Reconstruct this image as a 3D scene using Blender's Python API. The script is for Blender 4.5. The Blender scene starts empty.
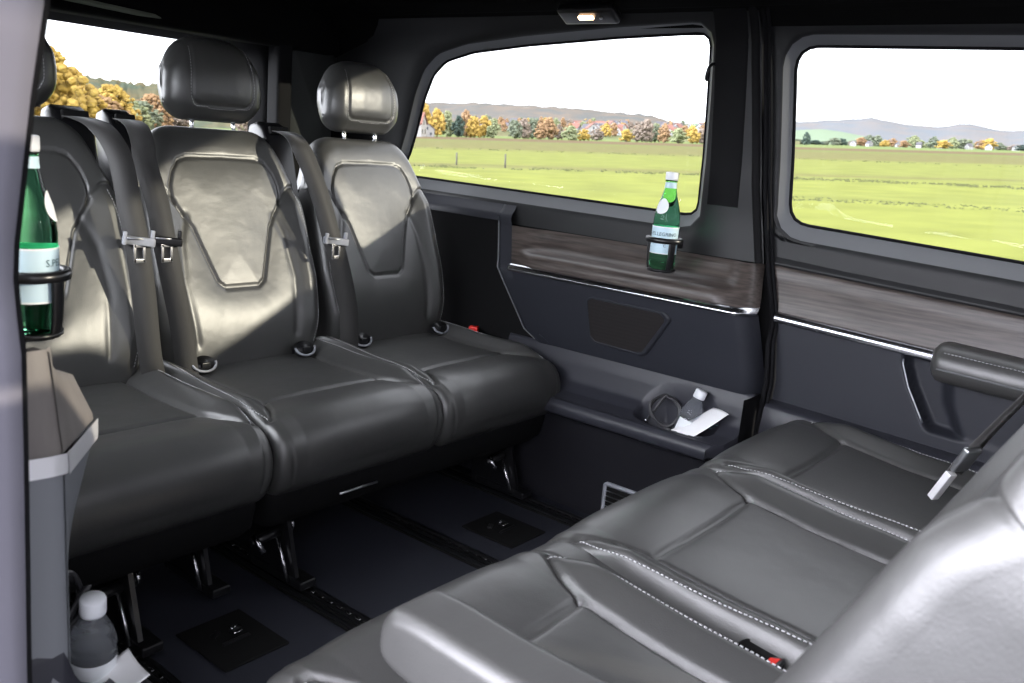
import bpy, bmesh, math, random
import numpy as np
from mathutils import Vector, Matrix
random.seed(7)
PI = math.pi
COL = bpy.context.scene.collection

# ------------------------------------------------------------------ camera geometry (metres, X across the van, Y to the rear, Z up)
PPX, PPY = 512.0, 341.5
_vx, _vy = np.array([1238, 204.]), np.array([-626, 42.])
_pp = np.array([PPX, PPY])
FPX = float(np.sqrt(-((_vx-_pp) @ (_vy-_pp))))
def _d(p):
    v = np.array([p[0]-PPX, -(p[1]-PPY), -FPX]); return v/np.linalg.norm(v)
_X, _Y = _d(_vx), _d(_vy); _Z = np.cross(_X, _Y)
RW = np.array([_X, _Y, _Z])
CAM = np.array([0, 0, 1.0])
XC = 1.23                                   # centre line of the cabin

# ------------------------------------------------------------------ materials
MATS = {}
def mat(name, color, rough=.5, metal=0.0, spec=.5, bump=None, var=None, trans=0.0, ior=1.45, emit=None, coat=0.0, sheen=0.0, coords='Object'):
    m = bpy.data.materials.new(name); m.use_nodes = True
    nt = m.node_tree; b = nt.nodes['Principled BSDF']
    b.inputs['Base Color'].default_value = (*color, 1)
    b.inputs['Roughness'].default_value = rough
    b.inputs['Metallic'].default_value = metal
    b.inputs['Specular IOR Level'].default_value = spec
    b.inputs['IOR'].default_value = ior
    b.inputs['Transmission Weight'].default_value = trans
    b.inputs['Coat Weight'].default_value = coat
    b.inputs['Coat Roughness'].default_value = .32
    b.inputs['Sheen Weight'].default_value = sheen
    b.inputs['Sheen Roughness'].default_value = .4
    if emit:
        b.inputs['Emission Color'].default_value = (*emit[0], 1); b.inputs['Emission Strength'].default_value = emit[1]
    tc = nt.nodes.new('ShaderNodeTexCoord')
    def noise(scale, detail=4, stretch=None):
        n = nt.nodes.new('ShaderNodeTexNoise'); n.inputs['Scale'].default_value = scale; n.inputs['Detail'].default_value = detail
        if stretch:
            mp = nt.nodes.new('ShaderNodeMapping'); mp.inputs['Scale'].default_value = stretch
            nt.links.new(tc.outputs[coords], mp.inputs['Vector']); nt.links.new(mp.outputs[0], n.inputs['Vector'])
        else: nt.links.new(tc.outputs[coords], n.inputs['Vector'])
        return n
    if var:                                  # (second colour, scale, stretch)
        n = noise(var[1], 5, var[2] if len(var) > 2 else None)
        r = nt.nodes.new('ShaderNodeValToRGB'); r.color_ramp.elements[0].position = .35; r.color_ramp.elements[1].position = .65
        r.color_ramp.elements[0].color = (*color, 1); r.color_ramp.elements[1].color = (*var[0], 1)
        nt.links.new(n.outputs['Fac'], r.inputs[0]); nt.links.new(r.outputs[0], b.inputs['Base Color'])
    if bump:                                 # list of (scale, strength, distance, stretch)
        prev = None
        for bp in bump:
            n = noise(bp[0], 3, bp[3] if len(bp) > 3 else None)
            bn = nt.nodes.new('ShaderNodeBump'); bn.inputs['Strength'].default_value = bp[1]; bn.inputs['Distance'].default_value = bp[2]
            nt.links.new(n.outputs['Fac'], bn.inputs['Height'])
            if prev: nt.links.new(prev.outputs[0], bn.inputs['Normal'])
            prev = bn
        nt.links.new(prev.outputs[0], b.inputs['Normal'])
    MATS[name] = m
    return m
mat('leather', (.044,.044,.043), .38, spec=.8, coat=.14, bump=[(420,.22,.0012),(9,.30,.010,(1,1,1))], var=((.052,.052,.050), 6))
mat('thread', (.42,.42,.43), .7)
mat('soft_plastic', (.019,.0205,.027), .55, spec=.4, bump=[(700,.25,.0006)])
mat('tray_plastic', (.027,.028,.036), .42, spec=.5, bump=[(900,.2,.0004)])
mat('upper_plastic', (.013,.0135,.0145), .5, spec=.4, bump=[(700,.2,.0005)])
mat('end_plastic', (.19,.20,.215), .5, spec=.4)
mat('end_trim', (.20,.185,.17), .5, spec=.4, var=((.165,.15,.14), 14, (3,3,.6)))
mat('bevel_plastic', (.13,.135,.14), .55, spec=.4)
mat('pillar_plastic', (.0065,.0065,.007), .8, spec=.15, bump=[(600,.2,.0005)])
mat('headliner', (.0045,.0045,.0045), .95, spec=.1, bump=[(900,.3,.0008)])
mat('carpet', (.011,.011,.014), .9, spec=.15, bump=[(1200,.5,.0012)])
mat('floor_vinyl', (.026,.0275,.037), .6, spec=.3, bump=[(900,.4,.0008),(9,.2,.004)])
mat('black_plastic', (.008,.008,.009), .3, spec=.5)
mat('matte_black', (.006,.006,.006), .8, spec=.2)
mat('chrome', (.62,.63,.66), .22, metal=1.0)
mat('satin_metal', (.45,.46,.48), .35, metal=1.0)
mat('bright_metal', (.85,.85,.86), .45, metal=.6)
mat('steel', (.5,.5,.52), .25, metal=1.0)
mat('belt_web', (.036,.035,.034), .62, spec=.4, sheen=.3, bump=[(900,.5,.0006,(1,1,.15))])
mat('rubber', (.006,.006,.007), .85, spec=.15)
mat('pillar_paint', (.19,.185,.22), .45, spec=.5)
mat('red_plastic', (.8,.03,.02), .4)
mat('speaker_cloth', (.020,.018,.018), .8, spec=.2)
mat('green_glass', (.26,.86,.48), .03, trans=1.0, ior=1.18)
mat('clear_pet', (.88,.92,.97), .05, trans=.93, ior=1.18)
mat('white_cap', (.75,.77,.80), .45)
mat('label_blue', (.50,.66,.74), .5)
mat('label_white', (.75,.78,.80), .5)
mat('label_ink', (.03,.08,.10), .5)
mat('paper', (.85,.85,.86), .7)
mat('cable', (.035,.035,.038), .35)
mat('lamp_glow', (1,.75,.5), .5, emit=((1,.62,.36), 9.0))
mat('pale_trim', (.20,.22,.17), .5)
mat('grey_trim', (.075,.080,.077), .7, spec=.3)
mat('vent_frame', (.28,.29,.32), .4)
# wood: stretched grain along Y
def wood():
    m = mat('wood', (.035,.028,.025), .38, spec=.45, var=((.085,.070,.062), 16, (3,.5,9)), bump=[(60,.25,.001,(1,.12,2.5))])
    return m
wood()
def mesh_speaker():
    m = MATS['speaker_cloth']; nt = m.node_tree; b = nt.nodes['Principled BSDF']
    tc = nt.nodes.new('ShaderNodeTexCoord'); v = nt.nodes.new('ShaderNodeTexVoronoi'); v.inputs['Scale'].default_value = 330
    v.inputs['Randomness'].default_value = .1
    nt.links.new(tc.outputs['Object'], v.inputs['Vector'])
    bn = nt.nodes.new('ShaderNodeBump'); bn.inputs['Strength'].default_value = .9; bn.inputs['Distance'].default_value = .002
    nt.links.new(v.outputs['Distance'], bn.inputs['Height']); nt.links.new(bn.outputs[0], b.inputs['Normal'])
mesh_speaker()
def pane_mat():
    m = bpy.data.materials.new('window_glass'); m.use_nodes = True; nt = m.node_tree
    nt.nodes.clear()
    out = nt.nodes.new('ShaderNodeOutputMaterial'); mix = nt.nodes.new('ShaderNodeMixShader')
    tr = nt.nodes.new('ShaderNodeBsdfTransparent'); tr.inputs[0].default_value = (.97,.985,.97,1)
    gl = nt.nodes.new('ShaderNodeBsdfGlossy'); gl.inputs['Roughness'].default_value = .02
    mix.inputs[0].default_value = .012
    nt.links.new(tr.outputs[0], mix.inputs[1]); nt.links.new(gl.outputs[0], mix.inputs[2]); nt.links.new(mix.outputs[0], out.inputs[0])
    MATS['window_glass'] = m
pane_mat()

# ------------------------------------------------------------------ object helpers
def link(o, parent=None):
    COL.objects.link(o)
    if parent is not None: o.parent = parent
    return o
def mk(name, verts, faces, m, parent=None, smooth=True, recalc=True):
    me = bpy.data.meshes.new(name)
    me.from_pydata([tuple(float(c) for c in v) for v in verts], [], [tuple(int(i) for i in f) for f in faces])
    if recalc:
        bm = bmesh.new(); bm.from_mesh(me); bmesh.ops.remove_doubles(bm, verts=bm.verts, dist=1e-6)
        bmesh.ops.recalc_face_normals(bm, faces=bm.faces); bm.to_mesh(me); bm.free()
    me.polygons.foreach_set('use_smooth', [smooth]*len(me.polygons))
    me.materials.append(MATS[m] if isinstance(m, str) else m)
    return link(bpy.data.objects.new(name, me), parent)
def empty(name, loc=(0,0,0), rz=0):
    o = bpy.data.objects.new(name, None); o.location = loc; o.rotation_euler = (0,0,rz); o.empty_display_size = .05
    return link(o)
def tag(o, label=None, cat=None, group=None, kind=None):
    if label: o['label'] = label
    if cat: o['category'] = cat
    if group: o['group'] = group
    if kind: o['kind'] = kind
    return o
def clone(o, parent=None):
    c = o.copy(); COL.objects.link(c); c.parent = parent
    for ch in list(o.children): clone(ch, c)
    return c
class MB:                                    # collects shapes for one mesh
    def __init__(s): s.v, s.f = [], []
    def add(s, vs, fs):
        n = len(s.v); s.v += [tuple(v) for v in vs]; s.f += [tuple(i+n for i in f) for f in fs]; return s
    def box(s, c, h, bev=.0, rot=None):
        bm = bmesh.new(); bmesh.ops.create_cube(bm, size=2)
        for v in bm.verts: v.co = Vector((v.co.x*h[0], v.co.y*h[1], v.co.z*h[2]))
        if bev > 0: bmesh.ops.bevel(bm, geom=list(bm.edges), offset=bev, segments=3, profile=.6, affect='EDGES')
        if rot is not None: bmesh.ops.transform(bm, matrix=rot.to_4x4() if isinstance(rot, Matrix) else rot, verts=bm.verts)
        bm.verts.index_update()
        s.add([(v.co.x+c[0], v.co.y+c[1], v.co.z+c[2]) for v in bm.verts], [[v.index for v in f.verts] for f in bm.faces]); bm.free(); return s
    def tube(s, path, r, n=10, closed=False, caps=True):
        P = [Vector(p) for p in path]; m = len(P); rs = r if hasattr(r, '__len__') else [r]*m
        up = None; vs, fs = [], []
        for i, p in enumerate(P):
            if closed: t = (P[(i+1) % m]-P[i-1]).normalized()
            else: t = (P[min(i+1, m-1)]-P[max(i-1, 0)]).normalized()
            if up is None:
                up = t.cross(Vector((0,0,1)))
                if up.length < .05: up = t.cross(Vector((1,0,0)))
                up.normalize()
            up = (up - t*up.dot(t)).normalized(); w = t.cross(up)
            for k in range(n):
                a = 2*PI*k/n; vs.append(p + (up*math.cos(a)+w*math.sin(a))*rs[i])
        for i in range(m if closed else m-1):
            j = (i+1) % m
            for k in range(n): fs.append((i*n+k, i*n+(k+1) % n, j*n+(k+1) % n, j*n+k))
        if caps and not closed: fs.append(tuple(range(n))); fs.append(tuple((m-1)*n+k for k in range(n)))
        return s.add(vs, fs)
    def lathe(s, c, prof, n=32, axis=None):  # prof: (r, h) along axis
        ax = Vector(axis or (0,0,1)).normalized(); u = ax.orthogonal().normalized(); w = ax.cross(u); c = Vector(c)
        vs, fs = [], []
        for r, h in prof:
            for k in range(n):
                a = 2*PI*k/n; vs.append(c+ax*h+(u*math.cos(a)+w*math.sin(a))*r)
        m = len(prof)
        for i in range(m-1):
            for k in range(n): fs.append((i*n+k, i*n+(k+1) % n, (i+1)*n+(k+1) % n, (i+1)*n+k))
        if prof[0][0] > 1e-5: fs.append(tuple(range(n)))
        if prof[-1][0] > 1e-5: fs.append(tuple((m-1)*n+k for k in range(n)))
        return s.add(vs, fs)
    def grid(s, G, closed_u=False):          # G[i][j] points
        ni, nj = len(G), len(G[0]); vs = [tuple(p) for r in G for p in r]; fs = []
        for i in range(ni-1 + (1 if closed_u else 0)):
            for j in range(nj-1): fs.append((i*nj+j, i*nj+j+1, ((i+1) % ni)*nj+j+1, ((i+1) % ni)*nj+j))
        return s.add(vs, fs)
    def prism(s, pts, off):                  # pts: planar 3-D loop, off: extrusion vector
        n = len(pts); a = [Vector(p) for p in pts]; b = [p+Vector(off) for p in a]
        fs = [tuple(range(n)), tuple(range(2*n-1, n-1, -1))] + [(i, (i+1) % n, n+(i+1) % n, n+i) for i in range(n)]
        return s.add(a+b, fs)
    def build(s, name, m, parent=None, smooth=True, recalc=True): return mk(name, s.v, s.f, m, parent, smooth, recalc)
def bevel_mod(o, w=.003, seg=3):
    md = o.modifiers.new('bevel', 'BEVEL'); md.width = w; md.segments = seg; md.limit_method = 'ANGLE'; md.angle_limit = .6
    return o
def rpoly(pts, rad, n=7):                    # rounded polygon in 2-D
    out = []; m = len(pts)
    for i in range(m):
        p = Vector(pts[i]); a = Vector(pts[i-1]); b = Vector(pts[(i+1) % m]); r = rad[i] if hasattr(rad, '__len__') else rad
        da, db = (a-p), (b-p); la, lb = da.length, db.length; da.normalize(); db.normalize()
        ang = da.angle(db); t = min(r/math.tan(ang/2), la*.48, lb*.48)
        p0, p1 = p+da*t, p+db*t
        for k in range(n+1):
            u = k/n; out.append(tuple(p0*(1-u)**2 + p*2*u*(1-u) + p1*u*u))
    return out
def resample(pts, n, closed=True):
    P = np.array(pts, float)
    if closed: P = np.vstack([P, P[:1]])
    L = np.r_[0, np.cumsum(np.linalg.norm(np.diff(P, axis=0), axis=1))]
    s = np.linspace(0, L[-1], n, endpoint=not closed)
    return np.stack([np.interp(s, L, P[:, k]) for k in range(P.shape[1])], 1)
def catmull(pts, per=8, closed=True):
    P = [np.array(p, float) for p in pts]; m = len(P); out = []
    for i in range(m if closed else m-1):
        if closed: p0, p1, p2, p3 = P[i-1], P[i], P[(i+1) % m], P[(i+2) % m]
        else: p0, p1, p2, p3 = P[max(i-1,0)], P[i], P[i+1], P[min(i+2,m-1)]
        for k in range(per):
            t = k/per; out.append(.5*((2*p1)+(-p0+p2)*t+(2*p0-5*p1+4*p2-p3)*t*t+(-p0+3*p1-3*p2+p3)*t**3))
    if not closed: out.append(P[-1])
    return np.array(out)
def interp(x, tab):
    return float(np.interp(x, [a for a, b in tab], [b for a, b in tab]))
def sstep(a, b, x):
    t = np.clip((x-a)/(b-a), 0, 1); return t*t*(3-2*t)

# ------------------------------------------------------------------ upholstery: a side profile swept across, rounded ends, pressed seams
def seg_dist(x, y, pts):
    D = np.full(np.shape(x), 1e9)
    for (ax, ay), (bx, by) in zip(pts[:-1], pts[1:]):
        dx, dy = bx-ax, by-ay; L = dx*dx+dy*dy+1e-12
        t = np.clip(((x-ax)*dx+(y-ay)*dy)/L, 0, 1)
        D = np.minimum(D, np.hypot(x-ax-t*dx, y-ay-t*dy))
    return D
class Loft:
    def __init__(s, prof, w, r, ns=150, nx=70, disp=None, post=None):
        C = catmull(prof, 10); s.P = resample(C, ns)
        T = np.roll(s.P, -1, 0)-np.roll(s.P, 1, 0); T /= np.linalg.norm(T, axis=1)[:, None]
        N = np.stack([T[:, 1], -T[:, 0]], 1)
        area = np.sum(s.P[:, 0]*np.roll(s.P[:, 1], -1)-np.roll(s.P[:, 0], -1)*s.P[:, 1])
        s.N = N if area > 0 else -N
        s.s = np.r_[0, np.cumsum(np.linalg.norm(np.diff(s.P, axis=0), axis=1))]
        s.w, s.r, s.disp, s.post = w, r, disp, post
        th = np.linspace(PI/2, 0, 8)
        xs = list(-(w-r)-r*np.sin(th)); es = list(r*(1-np.cos(th)))
        mid = np.linspace(-(w-r), w-r, nx)[1:-1]; xs += list(mid); es += [0]*len(mid)
        xs += list((w-r)+r*np.sin(th[::-1])); es += list(r*(1-np.cos(th[::-1])))
        s.xs, s.es = np.array(xs), np.array(es)
    def pt(s, x, i, e=0, off=0):             # arrays allowed
        P, N = s.P[i], s.N[i]
        h = (s.disp(x, s.s[i], P[..., 0], P[..., 1]) if s.disp else 0) - e + off
        a = P[..., 0]+N[..., 0]*h; b = P[..., 1]+N[..., 1]*h
        return s.post(x, a, b) if s.post else (x, a, b)
    def build(s, name, m, parent=None):
        G = []; idx = np.arange(len(s.P))
        for x, e in zip(s.xs, s.es):
            X, A, B = s.pt(np.full(len(idx), x), idx, e); G.append(np.stack([X, A, B], 1))
        V = np.concatenate(G); n = len(idx); F = []
        for i in range(len(G)-1):
            for j in range(n): F.append((i*n+j, i*n+(j+1) % n, (i+1)*n+(j+1) % n, (i+1)*n+j))
        F.append(tuple(range(n))); F.append(tuple((len(G)-1)*n+k for k in range(n)))
        return mk(name, V, F, m, parent)
    def on(s, x, sv, off=0):                 # point on the surface at (x, arc length)
        i = int(np.argmin(abs(s.s-sv))); i = min(max(i, 1), len(s.s)-2)
        j = i+1 if sv > s.s[i] else i-1; f = abs(sv-s.s[i])/max(abs(s.s[j]-s.s[i]), 1e-9); f = min(f, 1)
        ex = 0
        if abs(x) > s.w-s.r: q = min((abs(x)-(s.w-s.r))/s.r, 1); ex = s.r*(1-math.sqrt(max(0, 1-q*q)))
        a = np.array([float(q) for q in s.pt(np.array(float(x)), i, ex, off)]); b = np.array([float(q) for q in s.pt(np.array(float(x)), j, ex, off)])
        return a*(1-f)+b*f
def stitch(lofts_lines, step=.0075, ln=.0046, r=.0009, off=.0012):
    mb = MB()
    for L, line in lofts_lines:
        pts = resample(catmull([(*p, ) for p in line], 8, closed=False), 200, closed=False)
        W = [L.on(p[0], p[1], off) for p in pts]
        W = np.array(W); D = np.r_[0, np.cumsum(np.linalg.norm(np.diff(W, axis=0), axis=1))]
        t = 0
        while t+ln < D[-1]:
            a = np.array([np.interp(t, D, W[:, k]) for k in range(3)]); b = np.array([np.interp(t+ln, D, W[:, k]) for k in range(3)])
            mb.tube([a, b], r, 5); t += step
    return mb

# cushion: (d forward, z up); Y local = -d
WC = .242
c_prof = [(-.06,-.03),(-.03,-.002),(.06,.0),(.16,-.004),(.28,-.002),(.38,.004),(.425,-.004),(.455,-.03),(.468,-.07),(.462,-.115),(.44,-.15),(.40,-.165),(.28,-.165),(.10,-.16),(-.03,-.13),(-.06,-.08)]
c_in = [(.160,.0),(.166,.25),(.170,.375),(.188,.425),(.222,.478)]
c_cr = [(.214,.0),(.224,.18),(.232,.34),(.234,.42),(.222,.478)]
c_dn = [(.222,.478),(.214,.54),(.205,.64)]
c_tr = [(-.170,.375),(-.06,.368),(.06,.368),(.170,.375)]
def c_disp(x, s, d, z):
    a = np.abs(x); top = sstep(0, .03, s)*(1-sstep(.66, .70, s)); h = np.zeros(np.shape(a))
    xin = np.interp(s, [p[1] for p in c_in], [p[0] for p in c_in]); xo = np.interp(s, [p[1] for p in c_cr], [p[0] for p in c_cr])
    w = np.maximum(xo-xin, .004); u = (a-xin)/w
    bol = np.where(u < 0, 0, np.where(u < 1, np.clip(u, 0, 1)**.85, 1-.5*np.clip((a-xo)/np.maximum(WC-xo, .004), 0, 1)))
    fade = 1-sstep(.38, .48, s)
    h += .033*bol*fade*top
    pu = (1-np.clip(a/.175, 0, 1)**4)         # puffy centre panels
    q = np.where(s < .372, s/.372, (s-.372)/.25)
    h += .006*pu*np.sqrt(np.clip(1-(2*np.clip(q, 0, 1)-1)**4, 0, 1))*top
    g = .0085*np.exp(-(seg_dist(a, s, c_in)/.0055)**2) + .007*np.exp(-(seg_dist(x, s, c_tr)/.006)**2) + .003*np.exp(-(seg_dist(a, s, c_dn)/.004)**2) + .003*np.exp(-(seg_dist(a, s, c_cr)/.003)**2)
    return h - g*top
def c_post(x, d, z): return (x, -d, z)
cushion_L = Loft(c_prof, WC, .030, ns=250, nx=150, disp=c_disp, post=c_post)
# backrest: (t back, v up)
WB = .232
b_prof = [(.025,-.045),(-.004,-.015),(-.022,.06),(-.026,.15),(-.018,.26),(-.010,.38),(-.004,.48),(.008,.545),(.032,.578),(.062,.582),(.088,.55),(.100,.45),(.105,.3),(.105,.1),(.095,-.02),(.06,-.06)]
b_ins = [(.0,.190),(.045,.190),(.062,.205),(.080,.26),(.105,.338),(.128,.372),(.150,.405),(.152,.44),(.143,.475),(.128,.500),(.105,.508),(.0,.512)]
b_ins = [(x*1.05, v-.005) for x, v in b_ins]
b_sh = [(.152,.395),(.172,.418),(.20,.440),(.232,.452)]
b_st = [(.196,.425),(.200,.34),(.208,.22),(.208,.12),(.198,.03)]
b_fl = [(.128,.36),(.150,.30),(.158,.2),(.150,.06)]
def b_half(v): return np.interp(v, [-.06,.05,.2,.35,.46,.56,.6], [.90,.95,1.0,.98,.93,.84,.82])
def b_disp(x, s, t, v):
    a = np.abs(x); fr = 1-sstep(.02, .05, t); h = np.zeros(np.shape(a))
    di = seg_dist(a, v, b_ins)
    vi = 1.05*np.interp(v, [.183,.186,.2,.255,.333,.367,.400,.435,.470,.495,.506], [.0,.045,.062,.080,.105,.128,.150,.152,.143,.128,.0])
    ins = (a < vi) & (v > .185) & (v < .505)
    h += np.where(ins, .004*(1-np.exp(-(di/.05)**1.5)), 0)
    h += np.where(~ins, .006*(1-np.exp(-(di/.04)**1.5)), 0)
    h += .016*sstep(.14, .205, a)*(1-sstep(.38, .44, v))*sstep(.0, .10, v)     # side bolsters
    h -= .0058*np.exp(-(di/.0032)**2) + .006*np.exp(-(seg_dist(a, v, b_sh)/.0045)**2) + .004*np.exp(-(seg_dist(a, v, b_st)/.0035)**2) + .0035*np.exp(-(seg_dist(a, v, b_fl)/.010)**2)
    return h*fr
def b_post(x, t, v):
    k = b_half(v); a = np.abs(x)/WB
    drop = .075*np.clip((a-.50)/.5, 0, 1)**2.6*sstep(.40, .56, v)
    return (x*k, t, v-drop)
back_L = Loft(b_prof, WB, .042, ns=270, nx=150, disp=b_disp, post=b_post)
def s_of_v(L, v, front=True):                # arc length on the front face at height v
    k = [i for i in range(len(L.P)) if L.P[i, 0] < .035 and L.P[i, 1] > -.03]
    i = min(k, key=lambda q: abs(L.P[q, 1]-v)); return L.s[i]
h_prof = [(-.022,.0),(-.050,.03),(-.060,.08),(-.058,.13),(-.042,.175),(-.010,.198),(.025,.192),(.048,.16),(.055,.11),(.050,.05),(.034,.008),(.005,-.006)]
def h_disp(x, s, t, v):
    a = np.abs(x); fr = 1-sstep(.0, .03, t)
    dd = seg_dist(a, v, [(.0,.028),(.066,.028),(.080,.034),(.087,.048),(.087,.30)])
    return (.004*sstep(.09, .03, a)*sstep(.02,.06,v) - .0042*np.exp(-(dd/.0042)**2))*fr
def h_post(x, t, v):
    k = np.interp(v, [0,.03,.08,.14,.2], [.97,1.01,1.02,.97,.88]); a = np.abs(x)/.136
    return (x*k, t, v-.034*np.clip((a-.35)/.65, 0, 1)**2.4*sstep(.10, .17, v)+.006*np.clip((a-.6)/.4, 0, 1)**2*(1-sstep(0,.05,v)))
head_L = Loft(h_prof, .136, .049, ns=120, nx=60, disp=h_disp, post=h_post)

def make_seat_parts():
    P = {}
    c = cushion_L.build('cushion', 'leather'); P['cushion'] = c
    for sg in (1, -1): stitch([(cushion_L, [(x*sg, s) for x, s in c_cr])], r=.0011).build('stitching', 'thread', c)
    b = back_L.build('backrest', 'leather'); P['backrest'] = b
    for sg in (1, -1): stitch([(back_L, [((x+.006)*sg, s_of_v(back_L, v)) for x, v in b_st])], off=.001, r=.0006).build('stitching', 'thread', b)
    h = head_L.build('headrest', 'leather'); P['headrest'] = h
    L = []
    line = [(-.0905,.175),(-.0915,.12),(-.0915,.05),(-.084,.029),(-.068,.023),(0,.022),(.068,.023),(.084,.029),(.0915,.05),(.0915,.12),(.0905,.175)]
    line = resample(line, 60, closed=False)
    mb = MB()
    stitch([(head_L, [(x, s_of_v(head_L, v)) for x, v in line])], off=.001, r=.0006).build('stitching', 'thread', h)
    for sx in (-1, 1):
        MB().tube([(sx*.062, -.002, -.045), (sx*.062, -.002, .015)], .0055, 12).build('post', 'chrome', h)
    # moulded shell behind the backrest
    mb = MB()
    return P
SEAT = make_seat_parts()
LEAN_R, LEAN_F = math.radians(14), math.radians(22)
PIV = .41
def iso_guide(x, parent, dz=-.006):                    # bright-rimmed oval anchor opening at the cushion/backrest joint
    mb = MB(); ring = []
    R = Matrix.Rotation(math.radians(-35), 3, 'X')
    for k in range(28):
        a = 2*PI*(k+.5)/28; p = R @ Vector((.030*math.cos(a), 0, .021*math.sin(a))); ring.append((x+p.x, -.050+p.y, PIV+.028+p.z))
    rim = [q for k, q in enumerate(ring) if math.sin(2*PI*(k+.5)/28) < .25]; rim = [q for k, q in enumerate(ring) if k >= 13]+[ring[0]]
    g = MB().tube(rim, .0030, 8).build('anchor_guide', 'vent_frame', parent)
    n = len(ring); c = Vector((x, -.045, PIV+.022))
    MB().prism([tuple(Vector(r)+Vector((0,.0,-.002))) for r in ring], (0,.012,-.006)).build('recess', 'black_plastic', g)
    MB().box((x, -.055, PIV+.024), (.011,.004,.007), .002).build('anchor_bar', 'black_plastic', g)
    return g
def buckle(x, y, z, parent, rx=.3):
    b = MB().box((x, y, z), (.017,.012,.035), .005, Matrix.Rotation(rx, 3, 'X')).build('buckle', 'black_plastic', parent)
    MB().box((x, y-.012, z+.027), (.012,.011,.006), .002, Matrix.Rotation(rx, 3, 'X')).build('release_button', 'red_plastic', b)
def leg(x, y0, parent, h=.16, sgn=1):
    l = MB().prism([(x-.016, y0+.16, .012),(x-.016, y0-.02, .012),(x-.016, y0+.03, h+.03),(x-.016, y0+.15, h+.05)], (.010,0,0)).build('leg', 'black_plastic', parent, smooth=False)
    MB().tube([(x-.024, y0, .020), (x-.024, y0+.045, .118)], .0058, 10).build('strut', 'steel', l)
    MB().lathe((x+.010, y0+.05, .13), [(0,.0),(.014,.0),(.016,.004),(.012,.010),(.005,.012),(0,.012)], 16, (1,0,0)).build('bolt', 'steel', l)
    MB().tube([(x-.09, y0+.045, .118), (x+.01, y0+.05, .125)], [.009,.012], 12).build('lock_tube', 'black_plastic', l)
    MB().tube([(x-.075, y0+.02, .10), (x-.085, y0+.045, .135)], .007, 8).build('lock_lever', 'steel', l)
    MB().box((x, y0+.05, .023), (.021,.09,.010), .004).build('foot', 'black_plastic', l)
def seat(name, loc, rz, xs, lean, tilt, sx, legs, base, label, cat, group, guides=(), towers=(), buckles=(), heads=True, handle=None, armrest=None, cz=PIV, by=0, bx=1):
    r = empty(name, loc, rz); tag(r, label, cat, group)
    for x in xs:
        c = clone(SEAT['cushion'], r); c.location = (x, 0, cz); c.rotation_euler = (tilt, 0, 0); c.scale = ((sx[xs.index(x)] if hasattr(sx, '__len__') else sx), 1, 1)
        b = clone(SEAT['backrest'], r); 
        if by > 0:
            for q in list(b.children): bpy.data.objects.remove(q)
        b.location = (x, by, PIV); b.scale = (bx, 1, 1); b.rotation_euler = (-lean, 0, 0)
        h = clone(SEAT['headrest'], r); up = Vector((0, math.sin(lean), math.cos(lean))); 
        h.location = Vector((x+.014, by, PIV))+up*.597+Vector((0, .040, 0)); h.rotation_euler = (-lean*.55, 0, 0); h.scale = (.94, 1, .95)
    for (x0, x1) in base:                     # moulded pan under the cushions, tapering downward
        w = (x1-x0)/2; xc = (x0+x1)/2; G = []
        for (z, k, yf, yb) in ((.275, 1.0, -.425, .06), (.235, .995, -.425, .07), (.19, .985, -.415, .07), (.165, .96, -.39, .05)):
            loop = rpoly([(-w*k, yf), (w*k, yf), (w*k, yb), (-w*k, yb)], .03, 5); G.append([(xc+p[0], p[1], z) for p in loop]+[(xc+loop[0][0], loop[0][1], z)])
        mb = MB().grid(G); n = len(G[0])-1; mb.add([p for p in G[-1][:-1]], [tuple(range(n))]); mb.add([p for p in G[0][:-1]], [tuple(range(n))])
        mb.build('seat_base', 'pillar_plastic', r)
    for x, y0 in legs: leg(x, y0, r)
    for x in guides: iso_guide(x, r)
    for x, v, w in towers:                    # black belt outlet housing at the shoulder
        up = Vector((0, math.sin(lean), math.cos(lean)))
        p = Vector((x, .045, PIV))+up*v
        R = Matrix.Rotation(-lean, 3, 'X')
        prof = [(-.030,-.20),(-.026,-.03),(-.012,.012),(.014,.030),(.048,.028),(.066,.0),(.070,-.20)]
        G = []
        for k, (dx, e) in enumerate(((-w,.014),(-w*.93,.004),(-w*.8,0),(w*.8,0),(w*.93,.004),(w,.014))):
            row = []
            for (t, vv) in prof:
                q = R @ Vector((dx, t*(1-e*8)+.01*e*8, vv-e)); row.append(tuple(p+q))
            G.append(row+[row[0]])
        mb = MB().grid(G); n = len(prof); mb.add(G[0][:-1], [tuple(range(n))]); mb.add(G[-1][:-1], [tuple(range(n))])
        t = mb.build('belt_outlet', 'black_plastic', r); bevel_mod(t, .003, 2)
        MB().box(tuple(p+R @ Vector((0,-.026,.000))), (w*.72,.006,.010), .003, R).build('belt_slot', 'matte_black', t)
    for x, y, z in buckles: buckle(x, y, z, r)
    if handle: MB().tube([(handle[0], -.437, .216), (handle[1], -.437, .216)], .003, 8).build('release_handle', 'satin_metal', r)
    if armrest:
        ax = armrest
        prof = [(-.27,.115),(-.262,.142),(-.235,.155),(-.12,.150),(.06,.146),(.10,.13),(.11,.09),(.07,.070),(-.06,.072),(-.20,.080),(-.258,.092)]
        Lf = Loft([(a, b) for a, b in prof], .036, .016, ns=120, nx=16, post=lambda x, a, b: (x, a, b))
        o = Lf.build('armrest', 'leather', r); o.location = (ax, 0, PIV)
    return r
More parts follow.
